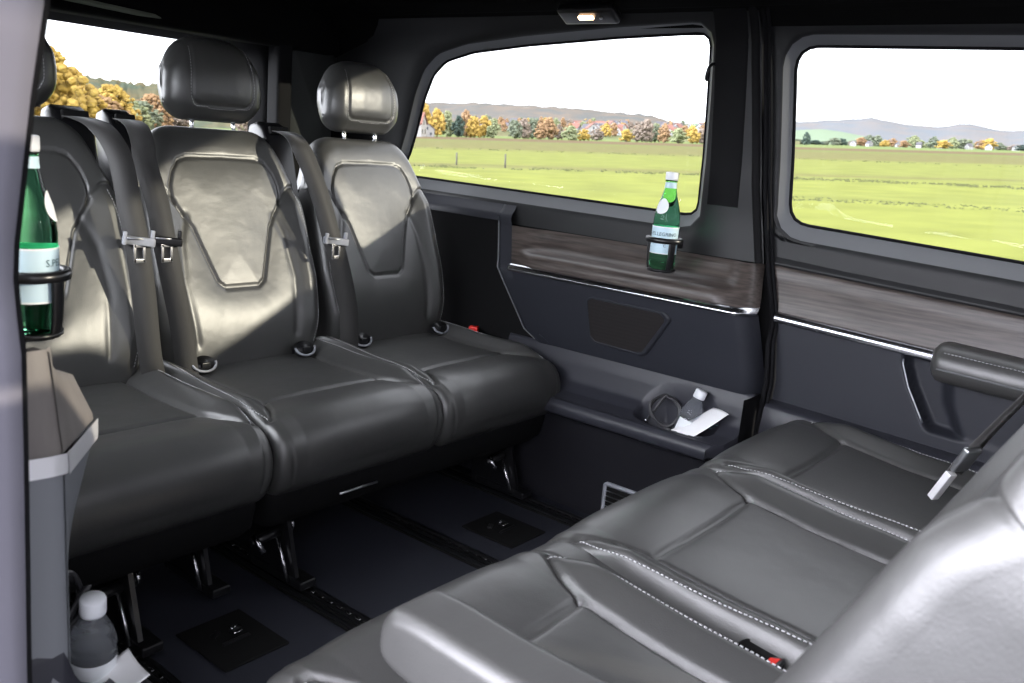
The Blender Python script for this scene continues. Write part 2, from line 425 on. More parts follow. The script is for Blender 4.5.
# rear row (faces the front, local -Y = forward)
rear_double = seat('double_seat', (1.515, 1.83, 0), 0, (-.240, .240), LEAN_R, 0, 1.0, [(-.375, -.395), (.398, -.395)], [(-.478, .478)],
    'black leather rear two-seat bench beside the quarter window, facing forward', 'car seat', 'leather seats of the van cabin',
    guides=(-.39, -.10, .095, .405), towers=((-.464, .575, .031), (-.045, .575, .040)), buckles=((.045, -.055, PIV-.035), ), handle=(-.30, -.19))
MB().box((.505, -.095, PIV+.018), (.012,.014,.010), .003, Matrix.Rotation(.5, 3, 'Z')).build('release_button', 'red_plastic', rear_double)
rear_single = seat('single_seat', (.798, 1.83, 0), 0, (0, ), LEAN_R, 0, .95, [(-.02, -.40), (.19, -.30)], [(-.222, .222)],
    'black leather rear single seat nearest the open doorway, left of the two-seat bench', 'car seat', 'leather seats of the van cabin',
    towers=((.140, .575, .040), ))
for ch in rear_single.children:               # the single backrest and headrest sit a little outboard
    if ch.name.startswith('headrest'): ch.location.x -= .034
    if ch.name.startswith('backrest'): ch.location.x -= .018
# front row (faces the rear)
front_double = seat('double_seat', (1.035, .285, 0), PI, (-.277, .257), LEAN_F, math.radians(-7), (1.04, 1.0), [(-.36, -.36), (.28, -.36)], [(-.52, .52)],
    'grey-lit leather two-seat bench in the foreground, facing the rear seats', 'car seat', 'leather seats of the van cabin', buckles=((-.008, -.050, .340), ), armrest=.465, cz=.362, by=.05)
strip_L = Loft(c_prof, .030, .010, ns=120, nx=10, post=c_post)
_s = strip_L.build('centre_strip', 'leather', front_double); _s.location = (-.006, 0, .356); _s.rotation_euler = (math.radians(-7), 0, 0)
_p = MB().lathe((0,0,0), [(0,-.004),(.020,-.006),(.027,-.002),(.029,.003),(.031,.0035),(.032,.001)], 32).build('buckle_recess', 'matte_black', front_double)
_p.location = (-.012, -.078, .372); _p.scale = (1.05, 1.0, 1); _p.rotation_euler = (-.12, 0, 0)
front_single = seat('single_seat', (1.822, .285, 0), PI, (0, ), LEAN_F, math.radians(-7), 1.0, [(.17, -.36), (-.17, -.36)], [(-.235, .235)], 
    'leather single seat against the far sliding door, beyond the foreground two-seat bench', 'car seat', 'leather seats of the van cabin', cz=.362, by=.05)
for k in list(SEAT):
    def rm(o):
        for c in list(o.children): rm(c)
        bpy.data.objects.remove(o)
    rm(SEAT[k])

# ------------------------------------------------------------------ seat belts
def belt(label, path, tong, width=.049, name='seat_belt', outl=None):
    r = empty(name, path[len(path)//2]); tag(r, label, 'seat belt', 'seat belts'); o = Vector(path[len(path)//2])
    P = catmull(path, 10, closed=False); G = [[], []]; G2 = [[], []]
    for i in range(len(P)):
        t = Vector(P[min(i+1, len(P)-1)]-P[max(i-1, 0)]).normalized(); f = i/(len(P)-1)
        tw = (Matrix.Rotation(-.45+.12*math.sin(f*5), 3, 'Z') @ Vector((1, 0, 0))); side = (tw-t*tw.dot(t)).normalized(); n = side.cross(t)
        for k, sg in enumerate((-1, 1)):
            G[k].append(Vector(P[i])-o+side*sg*width/2); G2[k].append(Vector(P[i])-o+side*sg*width/2+n*.0016)
    rows = [G[0], G[1], G2[1], G2[0]]
    mb = MB(); mb.grid(rows, closed_u=True); mb.build('strap', 'belt_web', r)
    if tong is not None:
        c = Vector(tong)-o
        R = Matrix.Rotation(-.42, 3, 'Z') @ Matrix.Rotation(.10, 3, 'Y')
        t = MB().box(c+Vector((0,-.004,0)), (.033,.007,.009), .004, R).box(c+Vector((-.031,-.004,.008)), (.004,.006,.014), .002, R).box(c+Vector((.031,-.004,.008)), (.004,.006,.014), .002, R).build('tongue', 'vent_frame' if 'left shoulder' not in label else 'black_plastic', r)
        q = [(-.012, -.008), (.012, -.008), (.010, -.044), (-.010, -.044)]
        mb = MB()
        for (cx, cz, hx, hz) in ((-.0105,-.026,.0035,.020), (.0105,-.026,.0035,.020), (0,-.042,.013,.005), (0,-.010,.013,.004)):
            mb.box(c+Vector((cx, -.006, cz)), (hx, .0016, hz), .0012)
        mb.build('tongue_plate', 'steel', t)
        MB().tube([c+Vector((-.030,-.012,.009)), c+Vector((.030,-.012,.003))], .0022, 8).build('tongue_bar', 'satin_metal', t)
    return r
belt('grey seat belt hanging over the right shoulder of the single rear seat', [(.930,1.985,.972),(.934,1.945,.970),(.943,1.895,.958),(.953,1.858,.928),(.961,1.835,.884),(.966,1.81,.79),(.971,1.795,.726),(.98,1.785,.618),(.992,1.78,.47),(1.013,1.785,.385)], (.971,1.79,.726))
belt('grey seat belt hanging from the left shoulder of the middle rear seat', [(1.045,1.985,.974),(1.040,1.945,.972),(1.032,1.90,.960),(1.027,1.870,.930),(1.028,1.86,.885),(1.036,1.825,.80),(1.036,1.80,.73),(1.043,1.79,.67),(1.069,1.785,.533),(1.087,1.785,.40)], (1.036,1.793,.724))
belt('grey seat belt hanging between the middle and the far rear backrest', [(1.468,1.985,.974),(1.462,1.945,.972),(1.453,1.90,.962),(1.450,1.870,.940),(1.468,1.85,.888),(1.489,1.825,.805),(1.507,1.80,.709),(1.518,1.79,.67),(1.554,1.78,.527),(1.563,1.78,.39)], (1.507,1.79,.709))
fb = belt('black seat belt with bright metal tongue beside the foreground backrest', [(1.50,.10,.83),(1.50,.17,.72),(1.50,.222,.628),(1.50,.250,.572),(1.50,.262,.545)], None, .036)
_o = Vector(fb.location); _a = Vector((1.495,.287,.497))-_o; _b = Vector((1.495,.262,.548))-_o; _c = Vector((1.495,.236,.600))-_o
_R = Vector((0,0,1)).rotation_difference((_b-_a).normalized()).to_matrix()
t_ = MB().box((_a+_b)/2, (.008,.006,.029), .002, Matrix.Rotation(-.5, 3, 'Z') @ _R).build('tongue', 'bright_metal', fb); t_['label'] = 'bright metal belt tongue'
MB().box((_b+_c)/2, (.016,.006,.024), .004, Matrix.Rotation(-.5, 3, 'Z') @ _R).build('tongue_grip', 'satin_metal', t_)

# ------------------------------------------------------------------ shell
def MX(side):                                # side=+1: far wall as measured; -1: mirrored to the near wall
    return (lambda x: x) if side > 0 else (lambda x: 2.440-x)
XS = [(.70,2.092),(.80,2.098),(.86,2.10),(1.0,2.085),(1.15,2.058),(1.28,2.03),(1.34,2.0),(1.40,1.95)]
def xs(z): return interp(z, XS)
YS = [(0,.822),(.30,.826),(.48,.815),(.60,.830),(.67,.843),(.76,.868),(.85,.888),(.94,.902),(1.24,.925),(1.4,.93)]
YOFF = 0.0
def ys(z): return interp(z, YS)+YOFF
WZ = 1.365                                   # where the wall meets the headliner
def ring_wall(outline, outer, xf, name, parent, side, mat_face, mat_bevel, drop=0, n=150, gdep=.034, bw=.024):
    O = resample(outline, n); T = np.roll(O, -1, 0)-np.roll(O, 1, 0); T /= np.linalg.norm(T, axis=1)[:, None]
    N = np.stack([T[:, 1], -T[:, 0]], 1)
    area = np.sum(O[:, 0]*np.roll(O[:, 1], -1)-np.roll(O[:, 0], -1)*O[:, 1])
    if area < 0: N = -N
    U = resample(outer, n*2); c = O.mean(0)
    au = np.arctan2(U[:, 1]-c[1], U[:, 0]-c[0]); E = []
    ao = np.arctan2(O[:, 1]-c[1], O[:, 0]-c[0])
    for a in ao: E.append(U[np.argmin(abs((au-a+PI) % (2*PI)-PI))])
    E = np.array(E)
    for q in outer:                           # keep the corners
        a = math.atan2(q[1]-c[1], q[0]-c[0]); E[np.argmin(abs((ao-a+PI) % (2*PI)-PI))] = q
    m = MX(side)
    bwv = bw*np.where(N[:, 1] < -.2, 1.0+.75*np.clip(-N[:, 1], 0, 1), 1.0)[:, None]; bw = bwv
    def ring(P, dx): return [(m(xf(p[1])+dx), p[0], p[1]) for p in P]
    R1, R2, R3 = ring(O, gdep-.004), ring(O+N*bw*.80, .006), ring(O+N*bw, 0)
    rows = []
    for k in range(1, 7):
        f = k/6; rows.append(ring((O+N*bw)*(1-f)+E*f, 0))
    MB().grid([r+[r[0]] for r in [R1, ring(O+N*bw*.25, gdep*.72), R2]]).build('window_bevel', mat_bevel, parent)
    MB().grid([r+[r[0]] for r in [R2, R3]+rows]).build(name, mat_face, parent)
    MB().tube([(m(xf(p[1])+gdep-.003), p[0], p[1]) for p in O], .0042, 8, closed=True).build('window_seal', 'rubber', parent)
    return O
def glass(name, O, xf, side, gdep=.034):
    m = MX(side); c = O.mean(0); n = len(O); G = []
    for dx in (0, .004):
        pass
    a = [(m(xf(p[1])+gdep), p[0], p[1]) for p in (O-c)*1.01+c]; b = [(m(xf(p[1])+gdep+.004), p[0], p[1]) for p in (O-c)*1.01+c]
    vs = a+b; fs = [(i, (i+1) % n, n+(i+1) % n, n+i) for i in range(n)]
    # concentric fill so that the pane follows the curved side
    mb = MB()
    for dx in (0, .004):
        rows = []
        for f in (1, .8, .6, .4, .2, .02):
            rows.append([(m(xf(c[1]+(p[1]-c[1])*1.01*f)+gdep+dx), c[0]+(p[0]-c[0])*1.01*f, c[1]+(p[1]-c[1])*1.01*f) for p in O])
        mb.grid([r+[r[0]] for r in rows]); k = len(rows[-1]); mb.add(rows[-1], [tuple(range(k))])
    mb.add(vs, fs)
    o = mb.build(name, 'window_glass'); tag(o, kind='structure'); return o

QW = rpoly([(1.090,.850),(2.21,.858),(2.16,.93),(2.08,1.11),(2.035,1.18),(1.975,1.222),(1.86,1.248),(1.65,1.268),(1.35,1.287),(1.076,1.298)], [.035,.02,.05,.10,.08,.10,.15,.3,.3,.03], 8)
WOODF = [(.757,2.078),(.752,2.073),(.74,2.070),(.72,2.064),(.706,2.052),(.698,2.030),(.694,2.008),(.690,1.994),(.682,1.986),(.668,1.983),(.653,1.984)]
LOWF = [(.638,1.990),(.60,2.000),(.53,2.020),(.46,2.040),(.432,2.050)]
def rear_edge(z): return interp(z, [(.43,1.50),(.46,1.552),(.64,1.635),(.78,1.71),(.9,1.74)])
def front_round(y, z, R=.045):                # the panel turns outward at the door seam
    R = R if YOFF == 0 else .080
    d = y-(ys(z)+.012)
    if YOFF: return max(0, 1-d/R)*.075
    return 0 if d > R else (1-math.sqrt(max(0, 1-((R-d)/R)**2)))*(.055 if YOFF == 0 else .075)
def quarter(side):
    nm = 'wall_right' if side > 0 else 'wall_left'; m = MX(side)
    W = empty(nm, (m(2.05), 1.5, 0)); tag(W, kind='structure'); off = W.location.copy()
    def sub(mb): mb.v = [tuple(Vector(v)-off) for v in mb.v]; return mb
    _b = MB.build
    def B(mb, name, mt, par=W, smooth=True, recalc=True): return _b(sub(mb), name, mt, par, smooth, recalc)
    # upper part with the window opening
    outer = [(ys(.757)+.008,.757),(2.47,.757),(2.47,WZ),(ys(WZ)+.008,WZ),(ys(1.1)+.008,1.1),(ys(.9)+.008,.9)]
    MB.build = lambda s, name, mt, par=None, smooth=True, recalc=True: _b(sub(s), name, mt, par, smooth, recalc)
    O = ring_wall(QW, outer, xs, 'upper_trim', W, side, 'upper_plastic', 'bevel_plastic')
    MB.build = _b
    glass('window_1' if side > 0 else 'window_4', O, xs, side)
    # front edge of the upper trim: turns outward to the body
    zs = np.linspace(.757, WZ, 14)
    B(MB().grid([[(m(xs(z)+dx), ys(z)+.008-dy, z) for z in zs] for dx, dy in ((0,0),(.02,.0),(.10,.0))]), 'pillar_edge', 'pillar_plastic')
    # dark pillar cover with a raised line
    yy = [(ys(z)+.010, ys(z)+.032) for z in zs]
    B(MB().grid([[(m(xs(z)-.006*k), a*(1-f)+b*f, z) for z, (a, b) in zip(zs, yy)] for f, k in ((0,0),(.1,1),(.75,1),(1,0))]), 'pillar_cover', 'pillar_plastic')
    zs2 = np.linspace(.885, WZ, 12)
    B(MB().grid([[(m(xs(z)-.0035*k), a, z) for z in zs2] for a, k in ((.965,0),(.970,1),(1.045,1),(1.050,0))]), 'pillar_cover', 'pillar_plastic')
    # soft ledge just under the window at the back + recessed rear wall
    Ys = np.linspace(1.715, 2.47, 20)
    Yt = np.linspace(1.70, 2.47, 20); pr = [(.812,2.098),(.800,2.088),(.788,2.070),(.778,2.062),(.765,2.062)]
    B(MB().grid([[(m(x), y, z) for y in Yt] for z, x in pr]), 'rear_ledge', 'soft_plastic')
    pr = [(.765,2.062),(.755,2.068),(.62,2.060),(.40,2.060),(.05,2.060)]
    B(MB().grid([[(m(x), max(y, rear_edge(z)+.002) if y < 1.72 else y, z) for y in np.r_[1.40, Ys]] for z, x in pr]), 'rear_recess', 'pillar_plastic')
    # wood inlay: an open ledge closed at both ends
    def wx(y, z, x):
        e = max(float(sstep(.955, .895, y)), float(sstep(1.50, 1.60, y)))
        return x*(1-e)+(2.0+(z-.653)*.55)*e+front_round(y, z)
    rows = []
    for z, x in WOODF:
        y0 = ys(z)+.012; y1 = rear_edge(z)-.045
        rows.append([(m(wx(y, z, x)), y, z) for y in y0+(y1-y0)*np.linspace(0, 1, 90)])
    B(MB().grid(rows), 'wood_inlay', 'wood')
    # plain surround between wood and slanted rear edge
    rows = []
    for z, x in [(.812,2.098),(.800,2.088),(.788,2.072),(.775,2.062)]+WOODF+LOWF:
        y0 = rear_edge(z)-.050; y1 = rear_edge(z)
        xx = x if z > .77 else (2.0+(z-.653)*.55 if z > .65 else x)
        rows.append([(m(xx-.002 if k < 5 else xx+.008), y0+(y1-y0)*min(k/4, 1), z) for k in range(6)])
    B(MB().grid(rows), 'panel_border', 'soft_plastic')
    B(MB().tube([(m(2.0+(z-.653)*.55-.002 if z > .65 else interp(z, LOWF[::-1])-.002), rear_edge(z), z) for z in np.linspace(.44, .765, 14)], .0022, 8), 'piping_line', 'bevel_plastic')
    # chrome strip
    ch = [(.657,1.988),(.655,1.982),(.645,1.973),(.640,1.972),(.636,1.980),(.635,1.992)]
    B(MB().grid([[(m(x+front_round(y, .645)), y, z) for y in np.linspace(ys(.645)+.006, 1.585, 80)] for z, x in ch]), 'chrome_strip', 'chrome')
    # lower soft panel
    rows = []
    for k in range(15):
        z = .637-(.637-.432)*k/14
        y0 = ys(z)+.012; y1 = rear_edge(z)-.048
        rows.append([(m(interp(z, LOWF[::-1])+front_round(y, z)), y, z) for y in y0+(y1-y0)*np.r_[np.linspace(0,.12,14), np.linspace(.14,1,40)]])
    B(MB().grid(rows), 'lower_panel', 'soft_plastic')
    # storage tray moulded into the ledge
    XT = np.r_[1.925, np.linspace(1.93, 2.145, 74)]; TT = np.linspace(0, 1, 190)**1.35
    def yend(x): return YOFF+interp(x, [(1.92,.887),(1.935,.872),(1.96,.852),(2.0,.838),(2.05,.832),(2.15,.832)])
    def tz(x, y):
        b = interp(x, [(1.925,.306),(1.932,.313),(1.95,.319),(1.99,.331),(2.02,.352),(2.045,.40),(2.056,.436),(2.15,.438)])
        lip = .004*math.exp(-((x-1.938)/.006)**2)
        d = ((abs(y-1.010-YOFF)/.110)**2.8+(abs(x-2.001)/.046)**2.8)**(1/2.8)
        return (b+lip)*(1-sstep(1.05, .93, d))+.262*sstep(1.05, .93, d)
    def ystretch(y): return y
    G = [[(m(x), yend(x)+t*(1.62-yend(x)), float(tz(x, yend(x)+t*(1.62-yend(x))))) for t in TT] for x in XT]
    under = [(m(1.922), None, .283), (m(1.935), None, .276), (m(2.0), None, .276)]
    G0 = []
    for X_, _, z in reversed(under): G0.append([(X_, yend(1.925)+t*(1.62-yend(1.925)), z) for t in TT])
    side_e = []
    B(MB().grid(G0+G), 'storage_tray', 'tray_plastic')
    mb = MB(); top = [(m(x), yend(x), float(tz(x, yend(x)))) for x in XT]
    mb.grid([top, [(p[0], p[1]-.003, p[2]-.008) for p in top], [(p[0], p[1]+.004, min(p[2]-.03, .285)) for p in top]]); B(mb, 'tray_end', 'tray_plastic')
    # carpeted lower side
    ly = np.linspace(.822 if side > 0 else .96, 2.47, 30)
    B(MB().grid([[(m(x), y, z) for y in ly] for z, x in ((.30,1.985),(.2,1.988),(.08,1.992),(0,1.985),(-.01,1.97))]), 'carpet_side', 'carpet')
    if side > 0: B(MB().grid([[(m(x), .822, z) for x in (1.97,2.05,2.2)] for z in (0,.15,.30,.44)]), 'seam_cover', 'rubber')
    B(MB().grid([[(m(2.12), y, z) for y in (.8, 2.47)] for z in (0, .76)]), 'body_side', 'pillar_plastic')
    if side < 0:                              # end face of the near panel towards the doorway
        def face(z0, z1, n, push, nm, mt):
            rows = []
            for z in np.linspace(z0, z1, n):
                xo = .391-.012*max(0, (z-.65)/.12)+push; rows.append([(xo+.004, .876-push, z), (xo-.004, .866-push, z), (xo-.02, .865-push, z), (xo-.16, .885-push, z)])
            B(MB().grid(rows), nm, mt)
        face(-.2, .638, 10, 0, 'lower_end', 'end_plastic'); face(.634, .656, 3, .004, 'chrome_end', 'bright_metal'); face(.654, .765, 8, 0, 'upper_end', 'end_trim')
        # angled corner between the end face and the inner side
        def corner(zf, nm, mt, push=0, n=8, over=False):
            rows = []
            for t in np.linspace(0, 1, 12):
                z0, z1 = zf(t); row = []
                for z in np.linspace(z0, z1, n):
                    b = min(0, z-.636)*.28; xa, ya = .389-.1*max(0, z-.65)+push*.8, .865-push; xe, ye = .460+b+push*.8, .948-push
                    up = max(0, z-.66); xt = xa+(xe-xa)*t-.35*up*t; yt = ya+(ye-ya)*t+.25*up*t
                    row.append((xt, yt, z))
                if over: x, y, z = row[-1]; row += [(x-.010, y+.012, z+.004), (x-.03, y+.035, z-.004), (x-.05, y+.06, z-.020)]
                rows.append(row)
            B(MB().grid(rows), nm, mt)
        corner(lambda t: (.05, .638), 'lower_end', 'end_plastic'); corner(lambda t: (.633, .657), 'chrome_end', 'bright_metal', .004, 4)
        corner(lambda t: (.655, .762-.055*t**.6), 'upper_end', 'end_trim', 0, 8, True)
    return W
quarter(1); YOFF = .035; quarter(-1); YOFF = 0.0

# far sliding door
def door():
    D = empty('door_1', (2.1, .3, 0)); tag(D, kind='structure'); off = D.location.copy(); _b = MB.build
    MB.build = lambda s, name, mt, par=None, smooth=True, recalc=True: (setattr(s, 'v', [tuple(Vector(v)-off) for v in s.v]), _b(s, name, mt, par, smooth, recalc))[1]
    xf = lambda z: xs(z)+.012
    dz = lambda y: .045*(y-.84)
    DW = rpoly([(.846,.862),(.866,1.270),(-.62,1.258),(-.62,.800)], [.055,.055,.08,.08], 9)
    Y0 = -.75
    outer = [(ys(.757)-.012,.757),(ys(.9)-.012,.9),(ys(1.1)-.012,1.1),(ys(WZ)-.012,WZ),(Y0,WZ),(Y0,.757-.07)]
    O = ring_wall(DW, outer, xf, 'upper_trim', D, 1, 'upper_plastic', 'bevel_plastic', n=190, bw=.026)
    zs = np.linspace(.0, WZ, 30)
    MB().tube([(2.072 if z < .6 else xs(z)+.006, ys(z)-.002, z) for z in zs], .0065, 10).build('door_seal', 'rubber', D)
    MB().tube([((2.072 if z < .6 else xs(z)+.000), ys(z)-.015, z) for z in zs], .0045, 8).build('door_seal', 'rubber', D)
    MB().grid([[(x, ys(z)-.012+dy, z) for z in zs] for x, dy in ((2.085,.0),(2.16,.0),(2.16,.03))]).build('door_edge', 'rubber', D)
    Yd = lambda z: ys(z)-.014
    def rows(tab, n=60, yend=None, fx=None):
        R = []
        for z, x in tab:
            yy = np.linspace(Yd(z), Y0, n)
            R.append([(x+(fx(y, z) if fx else 0), y, z+dz(y)) for y in yy])
        return R
    MB().grid(rows([(.762,2.112),(.757,2.104),(.750,2.100),(.72,2.100),(.68,2.098),(.655,2.094),(.640,2.090)])).build('wood_inlay', 'wood', D)
    MB().grid(rows([(.790,2.112),(.775,2.108),(.766,2.098),(.760,2.097),(.757,2.101)])).build('inlay_surround', 'upper_plastic', D)
    MB().grid([[(x, y, z+dz(y)) for y in np.linspace(ys(.64)-.016, .40, 50)] for z, x in ((.649,2.096),(.647,2.086),(.640,2.080),(.627,2.076),(.623,2.080),(.621,2.094))]).build('chrome_strip', 'chrome', D)
    # soft panel with the grip recess and its bulged cover
    def fx(y, z):
        poly_in = seg = 0
        yl = interp(z, [(.44,.42),(.47,.445),(.55,.492),(.60,.512),(.64,.515)])
        m_ = float(sstep(yl+.002, yl-.008, y))*float(sstep(.458,.470, z))*float(sstep(.624,.612, z))
        yb = interp(z, [(.44,.36),(.47,.385),(.53,.415),(.60,.428),(.64,.43)])
        bulge = float(sstep(yb+.015, yb-.025, y))
        return m_*(.045-.040*bulge)
    tab = [(.626-(.626-.425)*k/44, 2.092+.010*k/44) for k in range(45)]
    MB().grid(rows(tab, 240, fx=fx)).build('lower_panel', 'soft_plastic', D)
    pts = []
    for z in np.linspace(.610,.475, 12): pts.append((2.096, interp(z, [(.44,.42),(.47,.445),(.55,.492),(.60,.512),(.64,.515)])+.002, z+dz(.5)))
    MB().tube(pts, .0022, 8).build('recess_trim', 'satin_metal', D)
    MB().grid(rows([(.428,2.102),(.424,2.085),(.422,2.068),(.414,2.060),(.36,2.058),(.30,2.060),(.0,2.058)])).build('sill_ledge', 'tray_plastic', D)
    # armrest, padded top with stitching
    A = []
    prof = [(2.10,.560),(2.045,.572),(2.024,.590),(2.020,.610),(2.026,.634),(2.045,.650),(2.075,.655),(2.10,.655)]
    ayy = list(.452-.03*(1-np.cos(np.linspace(0, PI/2, 8)))) + list(np.linspace(.41, -.55, 30))
    ks = list(np.sin(np.linspace(.15, PI/2, 8))) + [1]*30
    for y, k in zip(ayy, ks):
        A.append([(2.10-(2.10-x)*k, y, .615+(z-.615)*k+dz(y)+.018) for x, z in prof])
    MB().grid(A).build('armrest', 'leather', D)
    mb = MB()
    y = .42
    while y > -.5:
        mb.tube([(2.0285, y, .639+dz(y)+.018), (2.0285, y-.0046, .639+dz(y)+.018)], .0009, 5); y -= .0075
    mb.build('stitching', 'thread', D)
    MB().tube([(2.0215, y, .603+dz(y)+.018) for y in np.linspace(.428, -.5, 20)], .002, 8).build('armrest_seam', 'bevel_plastic', D)
    MB.build = _b
    glass('window_2', O, xf, 1)
door()

# rear wall with the tailgate window
def back():
    B = empty('wall_back', (XC, 2.46, 0)); tag(B, kind='structure')
    RW_ = rpoly([(-.52,-.0),(.50,.0),(.515,.20),(.505,.347),(-.525,.347)], [.05,.05,.2,.05,.05], 7)
    O = resample(RW_, 120); O = O+np.array([0,.86])
    T = np.roll(O, -1, 0)-np.roll(O, 1, 0); T /= np.linalg.norm(T, axis=1)[:, None]; N = np.stack([T[:, 1], -T[:, 0]], 1)
    outer = resample([(-.92,.78),(.92,.78),(.92,1.37),(-.92,1.37)], 240); c = O.mean(0)
    au = np.arctan2(outer[:,1]-c[1], outer[:,0]-c[0]); ao = np.arctan2(O[:,1]-c[1], O[:,0]-c[0])
    E = np.array([outer[np.argmin(abs((au-a+PI) % (2*PI)-PI))] for a in ao])
    for q in [(-.92,.78),(.92,.78),(.92,1.37),(-.92,1.37)]:
        a = math.atan2(q[1]-c[1], q[0]-c[0]); E[np.argmin(abs((ao-a+PI) % (2*PI)-PI))] = q
    R = lambda P, y: [(p[0], y, p[1]) for p in P]
    rows = [R(O,.055), R(O+N*.018,.01), R(O+N*.03,0)]+[R((O+N*.03)*(1-f)+E*f, 0) for f in (.3,.6,1)]
    MB().grid([r+[r[0]] for r in rows]).build('tailgate_trim', 'pillar_plastic', B)
    MB().box((0, .02, .40), (.9,.02,.40), .005).build('tailgate_panel', 'pillar_plastic', B)
    # lighter upright cover of the rear corner pillar
    for sg in (1, -1):
        pts = rpoly([(.615,.90),(.79,.90),(.81,1.235),(.625,1.225)], .02, 4)
        MB().prism([(p[0]*sg, -.012, p[1]) for p in pts], (0,.02,0)).build('pillar_cover', 'grey_trim', B)
        MB().box((.565*sg, -.03, 1.08), (.028,.03,.31), .012).build('corner_post', 'pillar_plastic', B)
    vs = [(XC+p[0], 2.46+.057, p[1]) for p in (O-c)*1.01+c]; n = len(vs)
    g = MB().prism(vs, (0,.004,0)).build('window_3', 'window_glass', smooth=False); tag(g, kind='structure')
back()

# headliner and roof
def roof():
    G = []
    for y in np.linspace(-.9, 2.49, 24):
        row = []
        for k in range(41):
            t = k/40; xx = XC+(t*2-1)*.80; a = abs(t*2-1)
            z = 1.44-.075*a**6 - .10*float(sstep(2.2, 2.49, y)) - .06*max(0, a-.9)/.1
            row.append((xx, y, z))
        G.append(row)
    rows2 = [[(p[0], p[1], p[2]+.05) for p in r] for r in G]
    mb = MB().grid(G); mb.grid(rows2)
    o = mb.build('ceiling', 'headliner', recalc=False); tag(o, kind='structure')
    # cant rail between the side trim and headliner
    for sd in (1, -1):
        m = MX(sd); pr = [(1.985,WZ-.02),(1.975,1.345),(1.955,1.362),(1.93,1.372),(1.93,1.45),(2.10,1.45),(2.12,1.30),(2.06,1.27 if sd < 0 else 1.31),(1.985,WZ-.02)]
        y0, y1 = (-.9, 2.47)
        o = MB().grid([[(m(x), y, z) for y in np.linspace(y0, y1, 12)] for x, z in pr]).build('trim_1' if sd > 0 else 'trim_2', 'headliner', recalc=False); tag(o, kind='structure')
    o = MB().box((XC, 2.445, 1.30), (.78,.05,.075), .02).build('trim_3', 'headliner'); tag(o, kind='structure')
roof()

# floor
f = MB().box((1.225, .75, -.02), (.80, 1.75, .02), 0).build('floor', 'floor_vinyl', smooth=False); tag(f, kind='structure')
o = MB().box((1.225, 1.9, .0012), (.78,.0015,.0012)).build('trim_4', 'rubber', smooth=False); tag(o, kind='structure')
def rail(x, label):
    r = empty('seat_rail', (x, .75, 0)); tag(r, label, 'rail', 'floor rails under the seats')
    MB().box((0,0,.003), (.030,1.65,.003), .001).build('track_bed', 'matte_black', r)
    for sx in (-1, 1): MB().box((sx*.022,0,.006), (.005,1.65,.006), .002).build('track_lip', 'black_plastic', r)
    MB().box((0,0,.0065), (.004,1.65,.0025), .001).build('track_ridge', 'black_plastic', r)
    mb = MB(); y = -1.55
    while y < 1.6:
        mb.box((.012, y, .0068), (.0035,.007,.0012), .0008); y += .030
    mb.build('track_teeth', 'steel', r)
rail(.745, 'black floor rail nearest the open doorway'); rail(1.134, 'black floor rail under the left end of the rear two-seat bench')
rail(1.537, 'black floor rail running under the middle of the rear two-seat bench'); rail(1.907, 'black floor rail nearest the far side wall')
def plate(x, y, label):
    r = empty('floor_plate', (x, y, 0)); tag(r, label, 'floor plate', 'black floor plates')
    MB().box((0,0,.0025), (.072,.085,.0025), .002).build('plate', 'matte_black', r)
    mb = MB().box((0,-.012,.007), (.030,.003,.003), .001).box((-.02,.03,.006), (.012,.006,.003), .001, Matrix.Rotation(.5,3,'Z')).box((.02,.022,.006), (.012,.006,.003), .001, Matrix.Rotation(.2,3,'Z'))
    mb.build('clip', 'black_plastic', r)
    MB().box((.022,.028,.0095), (.010,.003,.0008), 0, Matrix.Rotation(.3,3,'Z')).build('spring', 'steel', r); MB().box((.016,.008,.0085), (.010,.0025,.0008), 0, Matrix.Rotation(-.1,3,'Z')).build('spring', 'steel', r)
plate(.922, 1.352, 'square black floor plate with clips, left of the near rail pair'); plate(1.722, 1.322, 'square black floor plate with clips beside the far wall rail')

# ------------------------------------------------------------------ fixtures
def at_wall(y, z): return interp(z, LOWF[::-1])
def speaker():
    pts = [(1.318,.600),(1.300,.609),(1.075,.607),(1.056,.592),(1.135,.478),(1.155,.470),(1.300,.474),(1.315,.490)]
    out = rpoly(pts, .012, 4); c = np.mean(out, axis=0)
    r = empty('speaker_grille', (2.02, c[0], c[1])); tag(r, 'black perforated speaker grille set into the far side panel', 'speaker grille')
    def L(P, dx): return [(at_wall(0, z)-2.02+dx, y-c[0], z-c[1]) for y, z in P]
    inn = [tuple(c+(np.array(p)-c)*np.array([.93,.90])+np.array([.006,0])) for p in out]
    MB().grid([L(out,.002)+[L(out,.002)[0]], L(out,-.006)+[L(out,-.006)[0]], L(inn,-.007)+[L(inn,-.007)[0]], L(inn,-.003)+[L(inn,-.003)[0]]]).build('frame', 'soft_plastic', r)
    mb = MB(); rows = [[(at_wall(0, c[1]+(z-c[1])*f)-2.02-.004, (y-c[0])*f, (z-c[1])*f) for y, z in inn] for f in (1,.8,.6,.4,.2,.02)]
    mb.grid([q+[q[0]] for q in rows]); mb.add(rows[-1], [tuple(range(len(rows[-1])))]); mb.build('mesh', 'speaker_cloth', r)
speaker()
